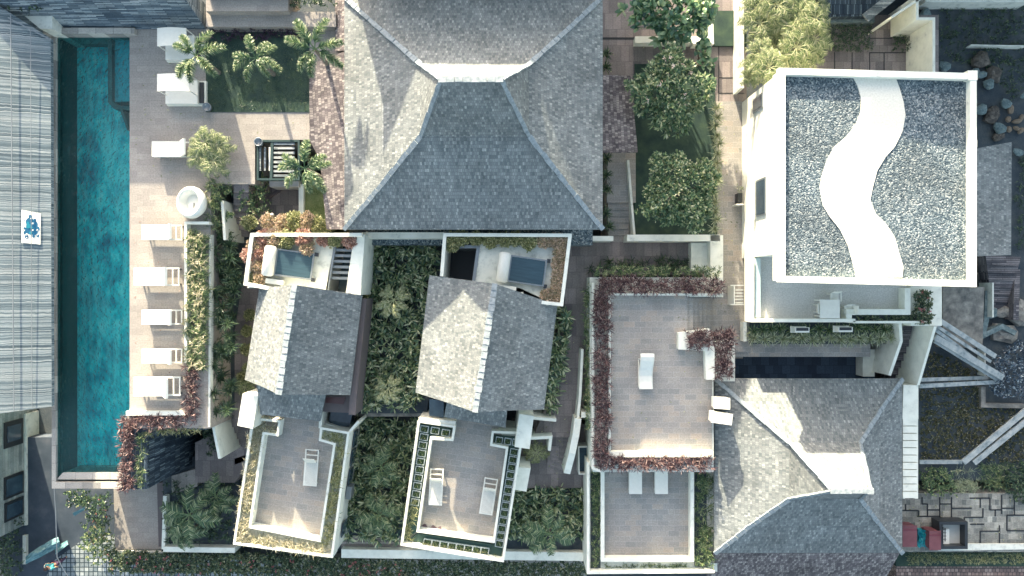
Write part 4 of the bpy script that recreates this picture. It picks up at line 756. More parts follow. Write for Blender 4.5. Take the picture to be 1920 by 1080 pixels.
# wave chaise
wv = empty('wave_chaise', P(1209, 728, 1.36), 'white wave shaped chaise longue on the square terrace', 'chaise longue')
prof = [(0, .32), (.35, .26), (.7, .22), (1.0, .30), (1.3, .48), (1.55, .66), (1.75, .72), (1.92, .66)]
mb = MB()
for (ya, za), (yb2, zb2) in zip(prof[:-1], prof[1:]): mb.bar((wv.location.x, wv.location.y+ya, wv.location.z+za), (wv.location.x, wv.location.y+yb2+.01, wv.location.z+zb2), .62, .05)
mb.build('seat', METW, wv)
for s in (-1, 1):
    mb = MB(); mb.tube([(wv.location.x+s*.34, wv.location.y+y, wv.location.z+z) for y, z in prof], .03, 6); mb.tube([(wv.location.x+s*.34, wv.location.y+y, wv.location.z+.03) for y in (0.1, 1.6)], .03, 6)
    mb.bar((wv.location.x+s*.34, wv.location.y+.1, wv.location.z), (wv.location.x+s*.34, wv.location.y+.05, wv.location.z+.3), .04, .04); mb.bar((wv.location.x+s*.34, wv.location.y+1.6, wv.location.z), (wv.location.x+s*.34, wv.location.y+1.6, wv.location.z+.66), .04, .04); mb.build('side_rail', METW, wv)
# cabana beds
def cabana(x0, y0, x1, y1, label):
    c = P((x0+x1)/2, (y0+y1)/2, 3); r = empty('canopy_daybed', c, label, 'daybed')
    a = P(x0, y0, 3.35); b_ = P(x1, y1, 3.35)
    MB().box(a.x, b_.y, 3.0, b_.x, a.y, 3.2).build('bed_base', WHITE, r)
    MB().box(a.x+.03, b_.y+.03, 3.2, b_.x-.35, a.y-.03, 3.4).build('mattress', FABW, r)
    fr_ = MB(); fr_.box(b_.x-.3, b_.y+.1, 3.2, b_.x-.1, a.y-.1, 3.3); fr_.build('head_frame', BLACKM, r)
    ca = MB(); cx0, cx1, cy0, cy1 = a.x+.05, b_.x-.35, b_.y+.42, a.y+.02
    n = 6
    for i in range(n):
        t0, t1_ = i/n, (i+1)/n; h = lambda t: 4.25+.12*math.sin(math.pi*t); X0, X1 = cx0+(cx1-cx0)*t0, cx0+(cx1-cx0)*t1_
        ca.add([(X0, cy0, h(t0)), (X1, cy0, h(t1_)), (X1, cy1, h(t1_)), (X0, cy1, h(t0)), (X0, cy0, h(t0)-.05), (X1, cy0, h(t1_)-.05), (X1, cy1, h(t1_)-.05), (X0, cy1, h(t0)-.05)], [(0, 1, 2, 3), (7, 6, 5, 4), (0, 4, 5, 1), (2, 6, 7, 3)])
    ca.build('canopy', FABW, r)
    for X in (cx0+.04, cx1-.04):
        for Y in (cy0+.03, cy1-.03): MB().box(X-.02, Y-.02, 3.0, X+.02, Y+.02, 4.24).build('post', METW, r)
cabana(310, 150, 384, 196, 'white canopy daybed at the corner of the lawn')
cabana(310, 66, 378, 114, 'white canopy daybed half covered by the palm at the top of the deck')
# egg chair
eg = empty('egg_chair', P(361, 380, 3), 'large round white egg shaped lounge chair on the pool deck', 'chair')
Mx = Matrix.Rotation(math.radians(24), 3, 'Y')@Matrix.Rotation(math.radians(10), 3, 'X'); Mx = Matrix.Rotation(math.radians(-14), 3, 'Y')
pr_ = [(.001, -.42), (.4, -.40), (.7, -.22), (.82, .02), (.80, .2), (.70, .32), (.60, .30), (.56, .18), (.50, .0), (.35, -.12), (.001, -.16)]
c = P(361, 380, 3.45); MB().lathe(pr_, c, 36, Mx).build('shell', METW, eg, smooth=True)
MB().lathe([(.001, .0), (.30, -.01), (.42, -.06), (.44, -.1)], c+Vector((.0, 0, -.02)), 24, Mx).build('cushion', FABW, eg, smooth=True)
MB().bar(c+Vector((.06, -.28, -.02)), c+Vector((.1, -.02, .05)), .03, .03).build('cushion_strap', BLACKM, eg)
# pergola grating and pots
pg = empty('slatted_pergola', P(522, 300, 3), 'dark green pergola with pale slats beside the deck', 'pergola')
mb = MB(); mb.ribbon([(483, 264), (560, 264), (560, 336), (483, 336)], .1, 2.7, 3.05, True); mb.ribbon([(510, 266), (508, 335)], .14, 2.7, 3.03); mb.build('frame', GREENM, pg)
for i in range(3): MB().pxr(486+i*9, 276, 489+i*9, 320, 2.9, 3.0).build('slat', METW if i == 2 else WOODG, pg)
for i in range(8): MB().pxr(513, 267+i*8.6, 552, 271.5+i*8.6, 2.9, 3.0).build('slat', WOODG, pg)
MB().pxr(505, 338, 560, 350, 1, 2.2).build('garden_wall', CONCL, label='pale stone sill wall below the slatted pergola', cat='wall')
MB().pxr(560, 345, 569, 415, 0, 1.9).build('garden_wall', WHITE, label='narrow white wall between the sunken court and the small lawn', cat='wall')
MB().pxr(494, 409, 528, 415, 0, 2.6).build('garden_wall', WHITE, label='short white wall by the white wall lamp behind the orange shrubs', cat='wall')
mb = MB(); mb.bar(P(502, 372, .98), P(540, 345, .98), .18, .12); mb.bar(P(508, 350, .98), P(525, 340, 1.2), .18, .12); mb.build('court_kerb', BARKB, label='diagonal brown kerb in the sunken court below the pergola', cat='kerb')
def pot(px, py, z, r_, label, m=None):
    c = P(px, py, z); p = empty('plant_pot', c, label, 'pot')
    MB().lathe([(.001, 0), (r_*.8, 0), (r_, .3), (r_*.86, .3), (r_*.82, .2), (.001, .18)], c, 18).build('pot_body', m or GREYM, p, smooth=True)
    return p
pot(488, 268, 3.0, .22, 'round dark metal pot at the corner of the slatted pergola')
pot(392, 203, 3.0, .22, 'round grey pot at the corner of the lawn by the canopy daybed')
lp = empty('garden_lamp', P(514, 404, 2.6), 'small white garden lamp on the short wall behind the orange shrubs', 'lamp'); c = P(514, 404, 2.6)
MB().lathe([(.03, 0), (.03, .25)], c, 8).build('lamp_post', GREYM, lp); MB().lathe([(.001, .42), (.07, .38), (.09, .3), (.06, .24), (.001, .23)], c, 12).build('lamp_head', METW, lp, smooth=True)
# white cabinets by the se roof
for (pts, z, lb) in [([(1338.5, 745), (1369, 746.5), (1369, 768), (1338.5, 766)], 2.3, 'smaller white flat topped cabinet at the shingle eave'), ([(1334, 771.5), (1374, 777), (1372, 797.5), (1333, 792)], 2.5, 'larger white flat topped cabinet at the shingle eave')]:
    c = P(sum(p[0] for p in pts)/4, sum(p[1] for p in pts)/4, 2.5); r = empty('white_cabinet', c, lb, 'cabinet')
    MB().pxp(pts, z-.06, z).build('lid', METW, r); cc = Vector((sum(p[0] for p in pts)/4, sum(p[1] for p in pts)/4))
    MB().pxp([tuple(cc+(Vector(p)-cc)*.9) for p in pts], z-.7, z-.06).build('cabinet_body', METW, r); MB().pxp([tuple(cc+(Vector(p)-cc)*.8) for p in pts], .9, z-.7).build('plinth', BLACKM, r)

# ================= VILLA (east) =================
vl = empty('white_villa', (17.3, 5, 0), 'white flat roofed villa with a wavy white band across its gravel roof', 'villa')
rf = [P(1464, 130, 6.1), P(1828, 140, 6.1), P(1828, 535, 6.1), P(1464, 526, 6.1)]
mb = MB(); mb.prism([v.xy for v in rf], 5.1, 5.75); mb.build('roof_slab', WHITE, vl)
cx = sum(rf, Vector())/4; inn = [cx+(v-cx)*.985 for v in rf]
MB().ribbon([v.xy for v in inn], .3, 5.75, 6.1, True, world=True).build('roof_parapet', WHITE, vl)
MB().prism([v.xy for v in inn], 5.76, 5.80).build('gravel_surface', GRAVEL, vl)
bandL = [(1596, 138), (1608, 160), (1615, 185), (1614, 210), (1604, 235), (1588, 255), (1565, 275), (1551, 300), (1541, 330), (1537, 352), (1543, 385), (1555, 405), (1575, 430), (1590, 460), (1598, 490), (1606, 520)]
bandR = [(1678, 142), (1687, 165), (1694, 190), (1698, 215), (1693, 245), (1678, 275), (1660, 295), (1645, 320), (1637, 350), (1632, 375), (1642, 400), (1662, 420), (1678, 445), (1685, 470), (1694, 500), (1692, 520)]
mb = MB()
for i in range(15):
    q = [P(*bandL[i], 5.84), P(*bandR[i], 5.84), P(*bandR[i+1], 5.84), P(*bandL[i+1], 5.84)]; mb.add(q, [(0, 3, 2, 1)])
    for a, b_ in ((bandL[i], bandL[i+1]), (bandR[i+1], bandR[i])): p0, p1 = P(*a, 5.84), P(*b_, 5.84); mb.add([p0, p1, p1-Vector((0, 0, .05)), p0-Vector((0, 0, .05))], [(0, 1, 2, 3)])
mb.build('wavy_pebble_band', PEBBLE_W, vl)
mb = MB(); mb.box(12.78, 1.64, -2, 21.6, 10.3, 5.1); mb.build('main_wall', WHITE, vl)
MB().pxr(1815, 132, 1833, 150, 5.4, 6.12).build('corner_cap', WHITE, vl); MB().pxr(1822, 262, 1832, 276, 5.4, 6.08).build('spout', WHITE, vl)
def wwin(y0, y1, z0, z1, nm='window'):
    f = MB(); f.box(12.72, y0, z0, 12.775, y1, z1); o = f.build(nm, GREYM, vl)
    g = MB(); g.box(12.70, y0+.1, z0+.06, 12.715, y1-.1, z1-.06)
    p = g.build('pane', DGLASS, vl); p.parent = o; p.location = (0, 0, 0)
    me = p.data
    return o
wwin(9.2, 9.95, 1.9, 3.3); wwin(3.7, 5.6, 2.3, 3.7)
MB().box(12.62, 3.6, 2.18, 12.72, 5.7, 2.28).build('window_sill', WHITE, vl)
tp = [(1415, 478), (1700, 478), (1700, 604), (1415, 604)]
MB().pxp(tp, -2, 1.6).build('terrace_base', WHITE, vl)
MB().pxp([(1424, 480), (1698, 480), (1698, 598), (1424, 598)], 1.6, 1.65).build('terrace_floor', m_brick('pale_terrace_tile', .9, .9, [(0, (.50, .50, .47)), (1, (.58, .57, .54))], (.44, .44, .42), .005, .05, .6, (.95, 1.04), .5, 0), vl)
MB().ribbon([(1411, 478), (1411, 601), (1604, 601)], .18, 1.3, 2.3).build('terrace_parapet', WHITE, vl)
MB().pxp([(1416, 484), (1426, 484), (1426, 595), (1416, 595)], 1.65, 2.1).build('glass_balustrade', CLEARG, vl)
MB().ribbon([(1592, 602), (1592, 585), (1702, 585), (1702, 540)], .3, 1.5, 2.25).build('planter_wall', WHITE, vl)
MB().ribbon([(1600, 604), (1745, 604)], .12, -1, 2.3).build('planter_wall', WHITE, vl)
MB().pxp([(1600, 590), (1740, 590), (1740, 604), (1600, 604)], -1, 2.0).build('planter_soil', SOIL, vl)
MB().pxp([(1708, 536), (1766, 536), (1766, 611), (1708, 611)], -2, 1.95).build('east_block', WHITE, vl)
field('flowering_shrub', [(1712, 545), (1740, 545), (1742, 606), (1712, 606)], 2.0, 110, 10, .17, .06, L_HDG, 'bushy green shrub with coral flowers at the villa terrace corner', 'shrub', ht=.35, prof='oval', extra=(PINK, .07, .12))
field('planter_shrub', [(1606, 590), (1712, 590), (1712, 602), (1606, 602)], 2.05, 110, 9, .15, .05, L_HDG, 'low green shrubs in the narrow villa terrace planter', 'shrub', ht=.15, prof='oval')
# table & chairs
tb = empty('dining_table', P(1556, 580, 1.65), 'square white dining table on the villa terrace', 'table'); c = P(1556, 578, 2.4)
MB().box(c.x-.52, c.y-.52, 2.36, c.x+.52, c.y+.45, 2.4).build('tabletop', METW, tb)
for sx_ in (-1, 1):
    for sy in (-1, 1): MB().box(c.x+sx_*.46-.03, c.y+sy*.42-.03, 1.65, c.x+sx_*.46+.03, c.y+sy*.42+.03, 2.36).build('leg', METW, tb)
def chair():
    r = empty('dining_chair', (0, 0, 0)); MB().box(-.22, -.22, .42, .22, .22, .46).build('seat', METW, r)
    m = MB(); m.bar((0, .22, .46), (0, .32, .88), .44, .03); m.build('backrest', METW, r)
    for sx_ in (-1, 1):
        for sy in (-1, 1): MB().box(sx_*.19-.02, sy*.19-.02, 0, sx_*.19+.02, sy*.19+.02, .42).build('leg', METW, r)
    for sx_ in (-1, 1): m = MB(); m.bar((sx_*.25, -.2, .66), (sx_*.25, .26, .66), .05, .03); m.build('armrest', METW, r)
    return r
ch = chair()
for x, y, a, lb in [(1557, 558, 0, 'white chair at the far side of the villa dining table'), (1532, 578, 90, 'white chair on the walkway side of the villa dining table'), (1583, 580, -90, 'white chair on the planter side of the villa dining table')]:
    place(ch, 0, P(x, y, 1.65), math.radians(a), 1, lb, 'chair', 'white chairs round the villa table')
# air conditioners on the south wall
def acu():
    r = empty('air_conditioner', (0, 0, 0)); MB().box(-.42, -.3, 0, .42, 0, .55).build('casing', METW, r); MB().box(-.36, -.2, .55, .36, -.02, .57).build('top_grille', BLACKM, r); MB().box(-.46, -.34, -.08, .46, .04, 0).build('bracket', METW, r); return r
ac = acu(); place(ac, 0, P(1497, 613, 1.3), 0, .9, 'white air conditioner above the yuccas, nearer the east walk', 'air conditioner', 'air conditioners on the villa terrace wall')
place(ac, 0, P(1577, 612, 1.3), 0, .9, 'white air conditioner above the yuccas, nearer the narrow planter', 'air conditioner', 'air conditioners on the villa terrace wall')
# south-east walls, stairs
MB().ribbon([(1754, 612), (1740, 660), (1722, 722)], .14, -2, [2.2, 1.6, .8]).build('sloping_wall', WHITE, label='tall white sloping stair wall below the villa corner', cat='wall')
MB().pxp([(1694, 722), (1722, 722), (1722, 786), (1692, 786)], -2, .7).build('white_wall_block', WHITE, label='flat white wall top at the head of the louvred walkway', cat='wall block')
lv = empty('louvred_canopy', P(1706, 860, -1.5), 'white louvred canopy running down beside the lower hip roof', 'canopy')
for i in range(11): MB().pxr(1693, 786+i*13.6, 1721, 798+i*13.6, .5, .68).build('louvre', WHITE, lv)
mb = MB(); mb.pxr(1716, 786, 1721.5, 935, -1.5, .45); mb.pxr(1693, 786, 1697, 935, -1.5, .45); mb.build('side_beam', WHITE, lv)
MB().ribbon([(1688, 606), (1690, 640), (1668, 704)], .16, -2, [1.4, 1.2, .7]).build('sloping_wall', WHITE, label='white wall beside the dark narrow stairs at the navy court', cat='wall')
steps('dark_steps', 0, 0, 0, 0, .6, -1.4, 8, 'y', WOODD, 'dark narrow steps between the two white sloping walls', quad=[(1688, 606), (1712, 606), (1692, 712), (1668, 712)])
MB().pxr(1618, 655, 1640, 706, -3, -1.0).build('court_wall', WHITE, label='white wall at the end of the shaded navy court', cat='wall')
# NE walls
MB().ribbon([(1672, 32), (1719, 1), (1760, -26)], .12, -1, 2.4).build('garden_wall', WHITE, label='diagonal white wall behind the villa beside the dark path', cat='wall')
MB().ribbon([(1720, -10), (1720, 35), (1751, 35), (1751, 140)], .14, -1, 2.4).build('garden_wall', WHITE, label='tall stepped white wall rising behind the villa roof', cat='wall')
MB().pxr(1540, 30, 1640, 42, -1, .6).build('edging_wall', ROCKT, label='rough pale edging wall behind the dark clipped hedge', cat='wall')
MB().pxp([(1535, -30), (1680, -30), (1635, 30), (1535, 32)], -1, 1.0).build('slate_bank', SLATED, label='dark slate bank at the top behind the clipped hedge', cat='wall')
MB().bar(P(1622, 34, 1.1), P(1690, -20, 1.1), .5, .1).build('ramp_board', WOODG, label='grey diagonal board over the slate bank', cat='board')
shrubmass('clipped_hedge', [(1538, 44), (1630, 44), (1630, 98), (1538, 98)], .0, .5, 90, L_DRK, 'dark clipped hedge block behind the villa next to the yellow palms', 'hedge', L=.1, W=.05)
shrubmass('clipped_hedge', [(1672, 66), (1703, 66), (1703, 98), (1672, 98)], .0, .5, 90, L_DRK, 'small dark clipped hedge block against the tall white wall', 'hedge', L=.1, W=.05)
# joints in paving
JO = m_plain('dark_joint', (.02, .025, .03), .8)
mb = MB()
for x in (1564, 1597, 1630, 1657): mb.pxr(x, 98, x+1.6, 145, .0, .012)
mb.pxr(1630, 71, 1672, 72.5, .0, .012); mb.pxr(1630, 98, 1705, 99.5, .0, .013); mb.pxr(1347, 86, 1348.5, 200, .0, .012); mb.pxr(1347, 145, 1395, 146.5, .0, .013); mb.pxr(1347, 174, 1395, 175.5, .0, .013)
mb.pxr(1130, 70, 1200, 74, .0, .012); mb.build('paving_joint', JO, kind='structure')
# white wall + stair block
MB().ribbon([(1176, 446), (1350, 446)], .35, -1.5, .9).build('garden_wall', WHITE, label='long white wall below the round leafy tree', cat='wall')
wb = empty('white_stair_block', P(1328, 480, -1), 'white box shaped stair block at the end of the long white wall', 'stair block')
MB().pxp([(1332, 441), (1356, 441), (1356, 535), (1332, 535)], -1, .9).build('wall', WHITE, wb); MB().pxp([(1296, 455), (1334, 455), (1334, 508), (1296, 508)], -1, .3).build('landing', WHITE, wb)
MB().ribbon([(1178, 300), (1190, 445)], .12, -1, .6).build('garden_wall', WHITE2, label='thin pale kerb wall beside the stone steps below the largest roof', cat='wall')
MB().pxr(1191, 68, 1335, 80, -1, .6).build('garden_wall', WHITE, label='pale blue white low wall under the big leaf shrub', cat='wall')
mb = MB(); mb.ribbon([(1335, 45), (1336, 80), (1300, 80)], .15, -1, .7); mb.build('garden_wall', WHITE, label='L shaped low white wall at the corner of the big leaf shrub', cat='wall')
MB().pxr(1389, -20, 1395, 165, -1, 1.3).build('planter_wall', WHITE2, label='pale tall wall edge along the yellow palm clump', cat='wall')
# west side clutter
rk = empty('white_rack', P(1386, 553, .06), 'white slatted rack against the villa side wall', 'rack')
mb = MB(); mb.ribbon([(1377, 536), (1377, 572)], .05, .1, 1.2); mb.pxr(1370, 534, 1395, 536, 1.1, 1.15); mb.pxr(1370, 570, 1395, 572, 1.1, 1.15); mb.build('frame', METW, rk)
for i in range(5): MB().pxr(1379, 542+i*6, 1394, 545+i*6, .9, 1.0).build('shelf', METW, rk)
sh = empty('plant_stand', P(1388, 365, .06), 'small plant stand with potted plants against the villa side wall', 'plant stand'); MB().pxr(1381, 382, 1394, 384, .1, .8).build('shelf', METW, sh); MB().pxr(1384, 362, 1392, 380, .1, .6).build('pot_box', BLACKM, sh)
field('potted_plant', [(1380, 346), (1393, 346), (1393, 362), (1380, 362)], .6, 60, 8, .12, .03, L_GRY, 'small grey green potted plant on the stand at the villa side wall', 'plant')

# ================= PALMS, TREES, PLANTS =================
def frond(Lr=1.5, nl=260, ll=.30, fluffy=True, mat=L_FRG, arch=.45, w_=.03):
    mb = MB(); t = rng.uniform(.18, 1, nl); pts = np.stack([t*Lr, np.zeros(nl), .35*np.sin(t*1.8)*Lr-arch*t*t*Lr], 1)
    if fluffy: ang = rng.uniform(0, 2*math.pi, nl); D = np.stack([np.full(nl, .55), np.cos(ang), np.sin(ang)*.8+.1], 1)
    else: sgn = np.where(np.arange(nl) % 2 == 0, 1., -1.); D = np.stack([np.full(nl, .6), sgn, rng.uniform(-.1, .35, nl)], 1)
    ln = ll*(.55+.6*np.sin(np.pi*np.clip(t, .1, .97)))
    mb.arr(*blades(pts, D, ln, w_, .35, 2, 'tip'))
    tt = np.linspace(0, 1, 6); mb.tube([(x*Lr, 0, .35*math.sin(x*1.8)*Lr-arch*x*x*Lr) for x in tt], [.03, .025, .02, .015, .01, .005], 5)
    o = mb.build('frond', mat, uv=False); o.location = (0, 0, 0); return o, mb
def make_palm(h, Lr, nf, fluffy, mat, arch=.45, ll=.30, nl=300, w_=.045):
    r = empty('palm_tree', (0, 0, 0)); MB().tube([(0, 0, 0), (.03, 0, h*.5), (0, 0, h)], [.12, .09, .07], 8).build('trunk', BARK, r)
    fo, mb = frond(Lr, nl, ll, fluffy, mat, arch, w_); me = fo.data
    # recentre: mesh was shifted to bbox base; rebuild coords
    A = np.array(mb.V); me.vertices.foreach_set('co', A.ravel()); me.update()
    for i in range(nf):
        o = fo if i == 0 else fo.copy()
        if i: COL.objects.link(o)
        o.parent = r; o.location = (0, 0, h); a = 2*math.pi*i/nf+random.uniform(-.25, .25); o.rotation_euler = (random.uniform(-.3, .3), random.uniform(-.25, .2), a); s = random.uniform(.8, 1.1); o.scale = (s, s, s)
    return r
fx = make_palm(2.6, 1.35, 7, True, L_FRG)
fx2 = make_palm(2.5, 1.25, 8, True, L_FRG, .55, .27, 240, .045)
for x, y, s, rz_, lb in [(367, 105, 1.0, .2, 'fluffy foxtail palm leaning over the canopy daybed'), (478, 108, 1.0, 1.3, 'fluffy foxtail palm in the middle of the lawn row'), (590, 92, 1.05, 2.1, 'fluffy foxtail palm at the main roof end of the lawn row'), (570, 315, 1.1, .9, 'fluffy foxtail palm beside the slatted pergola')]:
    place(fx2 if x in (478, 570) else fx, 0, P(x, y, 3+2.6*s)-Vector((0, 0, 2.6*s)), rz_, s, lb, 'palm', 'foxtail palms by the deck')
L_PAL = m_leaf('leaf_pale_palm', [(0, (.20, .25, .12)), (.4, (.42, .46, .24)), (1, (.78, .76, .52))], .3)
yp = make_palm(1.5, .95, 8, True, L_PAL, .45, .24, 220, .045)
for x, y, s, z, lb in [(738, 562, 1.0, .2, 'pale yellow palm in the upper part of the middle garden'), (728, 728, .85, .2, 'pale yellow palm near the bottom of the upper middle garden')]:
    place(yp, 0, P(x, y, z+1.5*s)-Vector((0, 0, 1.5*s)), random.random(), s, lb, 'palm', 'yellow palms in the middle garden')
gp = make_palm(1.9, 1.3, 8, False, L_FRG, .5, .36, 130, .045)
for x, y, s, z, lb in [(715, 875, .9, -2, 'feathery palm in the upper part of the lower middle garden'), (712, 965, .95, -2, 'feathery palm at the bottom of the lower middle garden'), (1030, 1000, 1.1, -1.9, 'feathery palm in the garden beside the lower terrace'), (355, 965, 1.2, -2.0, 'feathery palm in the dark garden below the leaning stair wall'), (405, 930, .9, -2.0, 'smaller feathery palm in the dark garden next to the straw grass terrace'), (350, 1000, .8, -2.0, 'low feathery palm at the bottom of the dark garden')]:
    place(gp, 0, P(x, y, z+1.9*s)-Vector((0, 0, 1.9*s)), random.random()*3, s, lb, 'palm', 'feathery palms in the lower gardens')
ap = make_palm(1.3, 1.0, 14, False, L_YEL, .55, .3, 80, .035)
for x, y, s, z, lb in [(385, 268, .85, 3, 'yellow bushy palm on the pool deck, of the cluster nearest the lawn'), (402, 302, .85, 3, 'yellow bushy palm on the pool deck, of the cluster nearest the steps'), (372, 292, .75, 3, 'yellow bushy palm on the pool deck overhanging the lounger head'), (410, 275, .8, 3, 'yellow bushy palm on the pool deck furthest from the pool')]:
    place(ap, 0, P(x, y, z+1.1)-Vector((0, 0, 1.1)), random.random()*3, s, lb, 'palm', 'yellow palms on the deck')
ck = 0
for x, y, s in [(1415, 15, 1), (1450, 10, 1.1), (1490, 5, 1.1), (1525, 10, .9), (1412, 55, 1), (1445, 55, 1.1), (1485, 50, 1.1), (1520, 45, 1), (1415, 95, 1), (1450, 95, 1.1), (1488, 90, 1.1), (1520, 85, .95), (1408, 130, .9), (1440, 128, 1), (1475, 120, .9), (1510, 115, .8), (1400, 152, .6)]:
    place(ap, 0, P(x+random.uniform(-8, 8), y+random.uniform(-8, 8), 2.2+random.uniform(-.6, .9))-Vector((0, 0, 1.3*s-.4)), random.random()*6, s*random.uniform(.75, 1.15), 'bushy yellow palm in the dense clump behind the white villa', 'palm', 'yellow palm clump behind the villa')
bp_ = make_palm(1.0, .8, 12, False, L_OLV, .55, .22, 60, .04)
for x, y, s, z, lb in [(1005, 848, .85, -1.6, 'broad leaved small palm in the bed beside the curved white wall')]:
    place(bp_, 0, P(x, y, z+1.0)-Vector((0, 0, .85)), 1, s*1.1, lb, 'palm')
# broadleaf trees
def tree(name, px, py, z0, zc, rx, ry, rz_, ncl, nl, L, W, mat, label, flowers=0, prof='oval', droop=.3, ftype=CREAMF):
    c = P(px, py, zc); base = Vector((c.x, c.y, z0)); r = empty(name, base, label, 'tree')
    tk = MB(); tk.tube([base, base+Vector((.05, .02, (zc-z0)*.5)), Vector((c.x, c.y, zc))], [.15, .11, .07], 8)
    for k in range(9): a = k*.7+px; tk.tube([base+Vector((0, 0, (zc-z0)*random.uniform(.35, .7))), c+Vector((math.cos(a)*rx*.6, math.sin(a)*ry*.6, rz_*random.uniform(-.1, .4)))], [.06, .02], 6)
    tk.build('trunk', BARK, r)
    v = norm(rng.normal(size=(ncl, 3))); v[:, 2] = np.abs(v[:, 2])*1.1-.25; rad = rng.uniform(.45, 1.0, ncl)**.6
    lump = 1+.16*np.sin(np.arctan2(v[:, 1], v[:, 0])*4+px)+.08*np.sin(np.arctan2(v[:, 1], v[:, 0])*9)
    C = np.array(c)+v*np.array([rx, ry, rz_])*(rad*lump)[:, None]
    mb = MB(); mb.arr(*rosettes(C, nl, L, W, (-5, 65), droop, 3, prof, lean=v*.5)); mb.build('crown', mat, r, uv=False)
    if flowers:
        k = rng.choice(np.where(v[:, 2] > .1)[0], flowers, replace=False); f = C[k]+np.array([0, 0, .16]); fm = MB()
        for q in f: cc = q+rng.normal(size=(4, 3))*.06; fm.arr(*rosettes(cc, 5, .09, .07, (5, 50), .1, 2, 'oval'))
        fm.build('blossom', ftype, r, uv=False)
    return r
tree('frangipani_tree', 1258, 170, .1, 3.0, 1.95, 2.05, 1.2, 420, 12, .30, .085, L_FRG, 'frangipani tree covered in cream and pink blossoms beside the villa walk', 16)
tree('broadleaf_tree', 1275, 358, .1, 2.8, 1.95, 2.05, 1.2, 950, 9, .19, .095, L_FRG, 'round dense leafy tree without flowers above the long white wall')
tree('large_leaf_tree', 1258, 25, 0, 2.6, 2.15, 1.35, 1.0, 190, 6, .46, .24, L_BIG, 'broad shrub tree with large paddle leaves at the top beside the main roof', droop=.4)
tree('large_leaf_tree', 1318, 105, 0, 2.0, .55, 1.1, .6, 14, 5, .5, .26, L_BIG, 'few large paddle leaves showing behind the frangipani tree', droop=.4)
# rosette plants
def rosette_proto(name, nl, L, W, mat, elev=(0, 80), droop=.25, lv=3, hgt=.3):
    C = np.stack([rng.normal(size=lv)*.05, rng.normal(size=lv)*.05, np.linspace(.1, hgt, lv)], 1); mb = MB(); mb.arr(*rosettes(C, nl, L, W, elev, droop, 3)); o = mb.build(name, mat, uv=False)
    A = np.array(mb.V); o.data.vertices.foreach_set('co', A.ravel()); o.data.update(); return o
yu = rosette_proto('yucca', 26, .48, .035, L_GRY)
for i in range(9): place(yu, 0, P(1342+random.uniform(-4, 4), 205+i*17, .8), random.random()*6, random.uniform(.9, 1.15), 'grey green yucca in the column along the villa walk by the frangipani', 'yucca', 'yuccas along the east walk')
for i in range(5): place(yu, 0, P(1338+random.uniform(-4, 4), 362+i*17, .8), random.random()*6, random.uniform(.8, 1.0), 'grey green yucca at the edge of the round leafy tree', 'yucca', 'yuccas beside the round tree')
for i in range(15): place(yu, 0, P(1410+i*18, 634+random.uniform(-3, 3), .5), random.random()*6, random.uniform(.95, 1.2), 'pale yucca in the front row below the villa terrace', 'yucca', 'pale yuccas in the front row')
yd = rosette_proto('dark_yucca', 22, .45, .04, L_GRN)
for i in range(16): place(yd, 0, P(1408+i*17.5, 617+random.uniform(-4, 4), .4), random.random()*6, random.uniform(.9, 1.15), 'darker green yucca in the back row below the villa terrace', 'yucca', 'dark yuccas in the back row')
MB().pxr(1398, 604, 1690, 645, -2, -.05).build('yucca_bed', SOIL, kind='structure')
MB().pxr(1394, 604, 1400, 640, -2, .6).build('garden_wall', WHITE, label='short white wall end at the start of the yucca bed', cat='wall')
sp = rosette_proto('spiky_plant', 26, .5, .045, L_DRK)
k = 0
for cx_, cy_, n_ in [(424, 485, 17), (425, 545, 15), (420, 620, 18), (420, 690, 18), (414, 740, 10)]:
    for i in range(n_): place(sp, 0, P(cx_+random.uniform(-24, 24), cy_+random.uniform(-36, 34), random.uniform(1.5, 2.5)), random.random()*6, random.uniform(.8, 1.15), 'dark green spiky rosette in the bed between the deck wall and the left house', 'plant', 'spiky rosettes below the deck')
for x, y in [(1136, 105), (1134, 128), (1136, 300), (1135, 330), (1138, 355), (1134, 400), (1140, 425)]: place(sp, 0, P(x, y, .4), random.random()*6, .9, 'dark spiky plant in the shade at the edge of the main roof', 'plant', 'spiky plants along the main eave')
for x, y in [(470, 590), (465, 620), (463, 655), (468, 690), (456, 706)]:
    ball('olive_bush', x, y, .8, .3, L_OLV, 'small olive bush in the row along the left eave of the pool side house', 'olive bushes along the left eave')
place(ap, 0, P(470, 722, .2), 0, .6, 'golden fern like palm tucked beside the tall white box', 'palm', 'golden palm by the box')
# deck edge planting
hedge('grassy_hedge', [(376, 432), (376, 560)], 3.0, .95, .45, 60, 10, .34, .035, L_GRN, 'upper half of the tall green grassy hedge behind the loungers', droop=.6, extra=(L_STR, .35, .2))
hedge('grassy_hedge', [(375, 560), (372, 690)], 3.0, .95, .45, 60, 10, .34, .035, L_GRN, 'lower half of the green grassy hedge, above the purple part', droop=.6, extra=(L_STR, .3, .2))
MB().ribbon([(348, 680), (348, 418), (392, 418)], .14, 2.9, 3.4).build('planter_wall', WHITE, label='white planter wall behind the pool loungers', cat='wall')
MB().ribbon([(397.5, 348), (397.5, 800)], .1, -1, 2.7).build('retaining_wall', SLATED, label='dark retaining wall of the pool deck behind the spiky plants', cat='wall')
MB().ribbon([(394, 440), (392, 800)], .1, 2.72, 3.05).build('planter_wall', WHITE2, label='thin outer wall of the deck hedge planter', cat='wall')
hedge('grassy_hedge', [(403, 335), (405, 430)], 2.7, .7, .4, 55, 9, .28, .03, L_GRN, 'green grassy hedge between the egg chair and the deck steps', droop=.5)
hedge('steps_hedge', [(425, 320), (428, 372)], 2.6, .6, .4, 55, 9, .24, .03, L_GRN, 'small green hedge at the head of the stone steps', droop=.4)
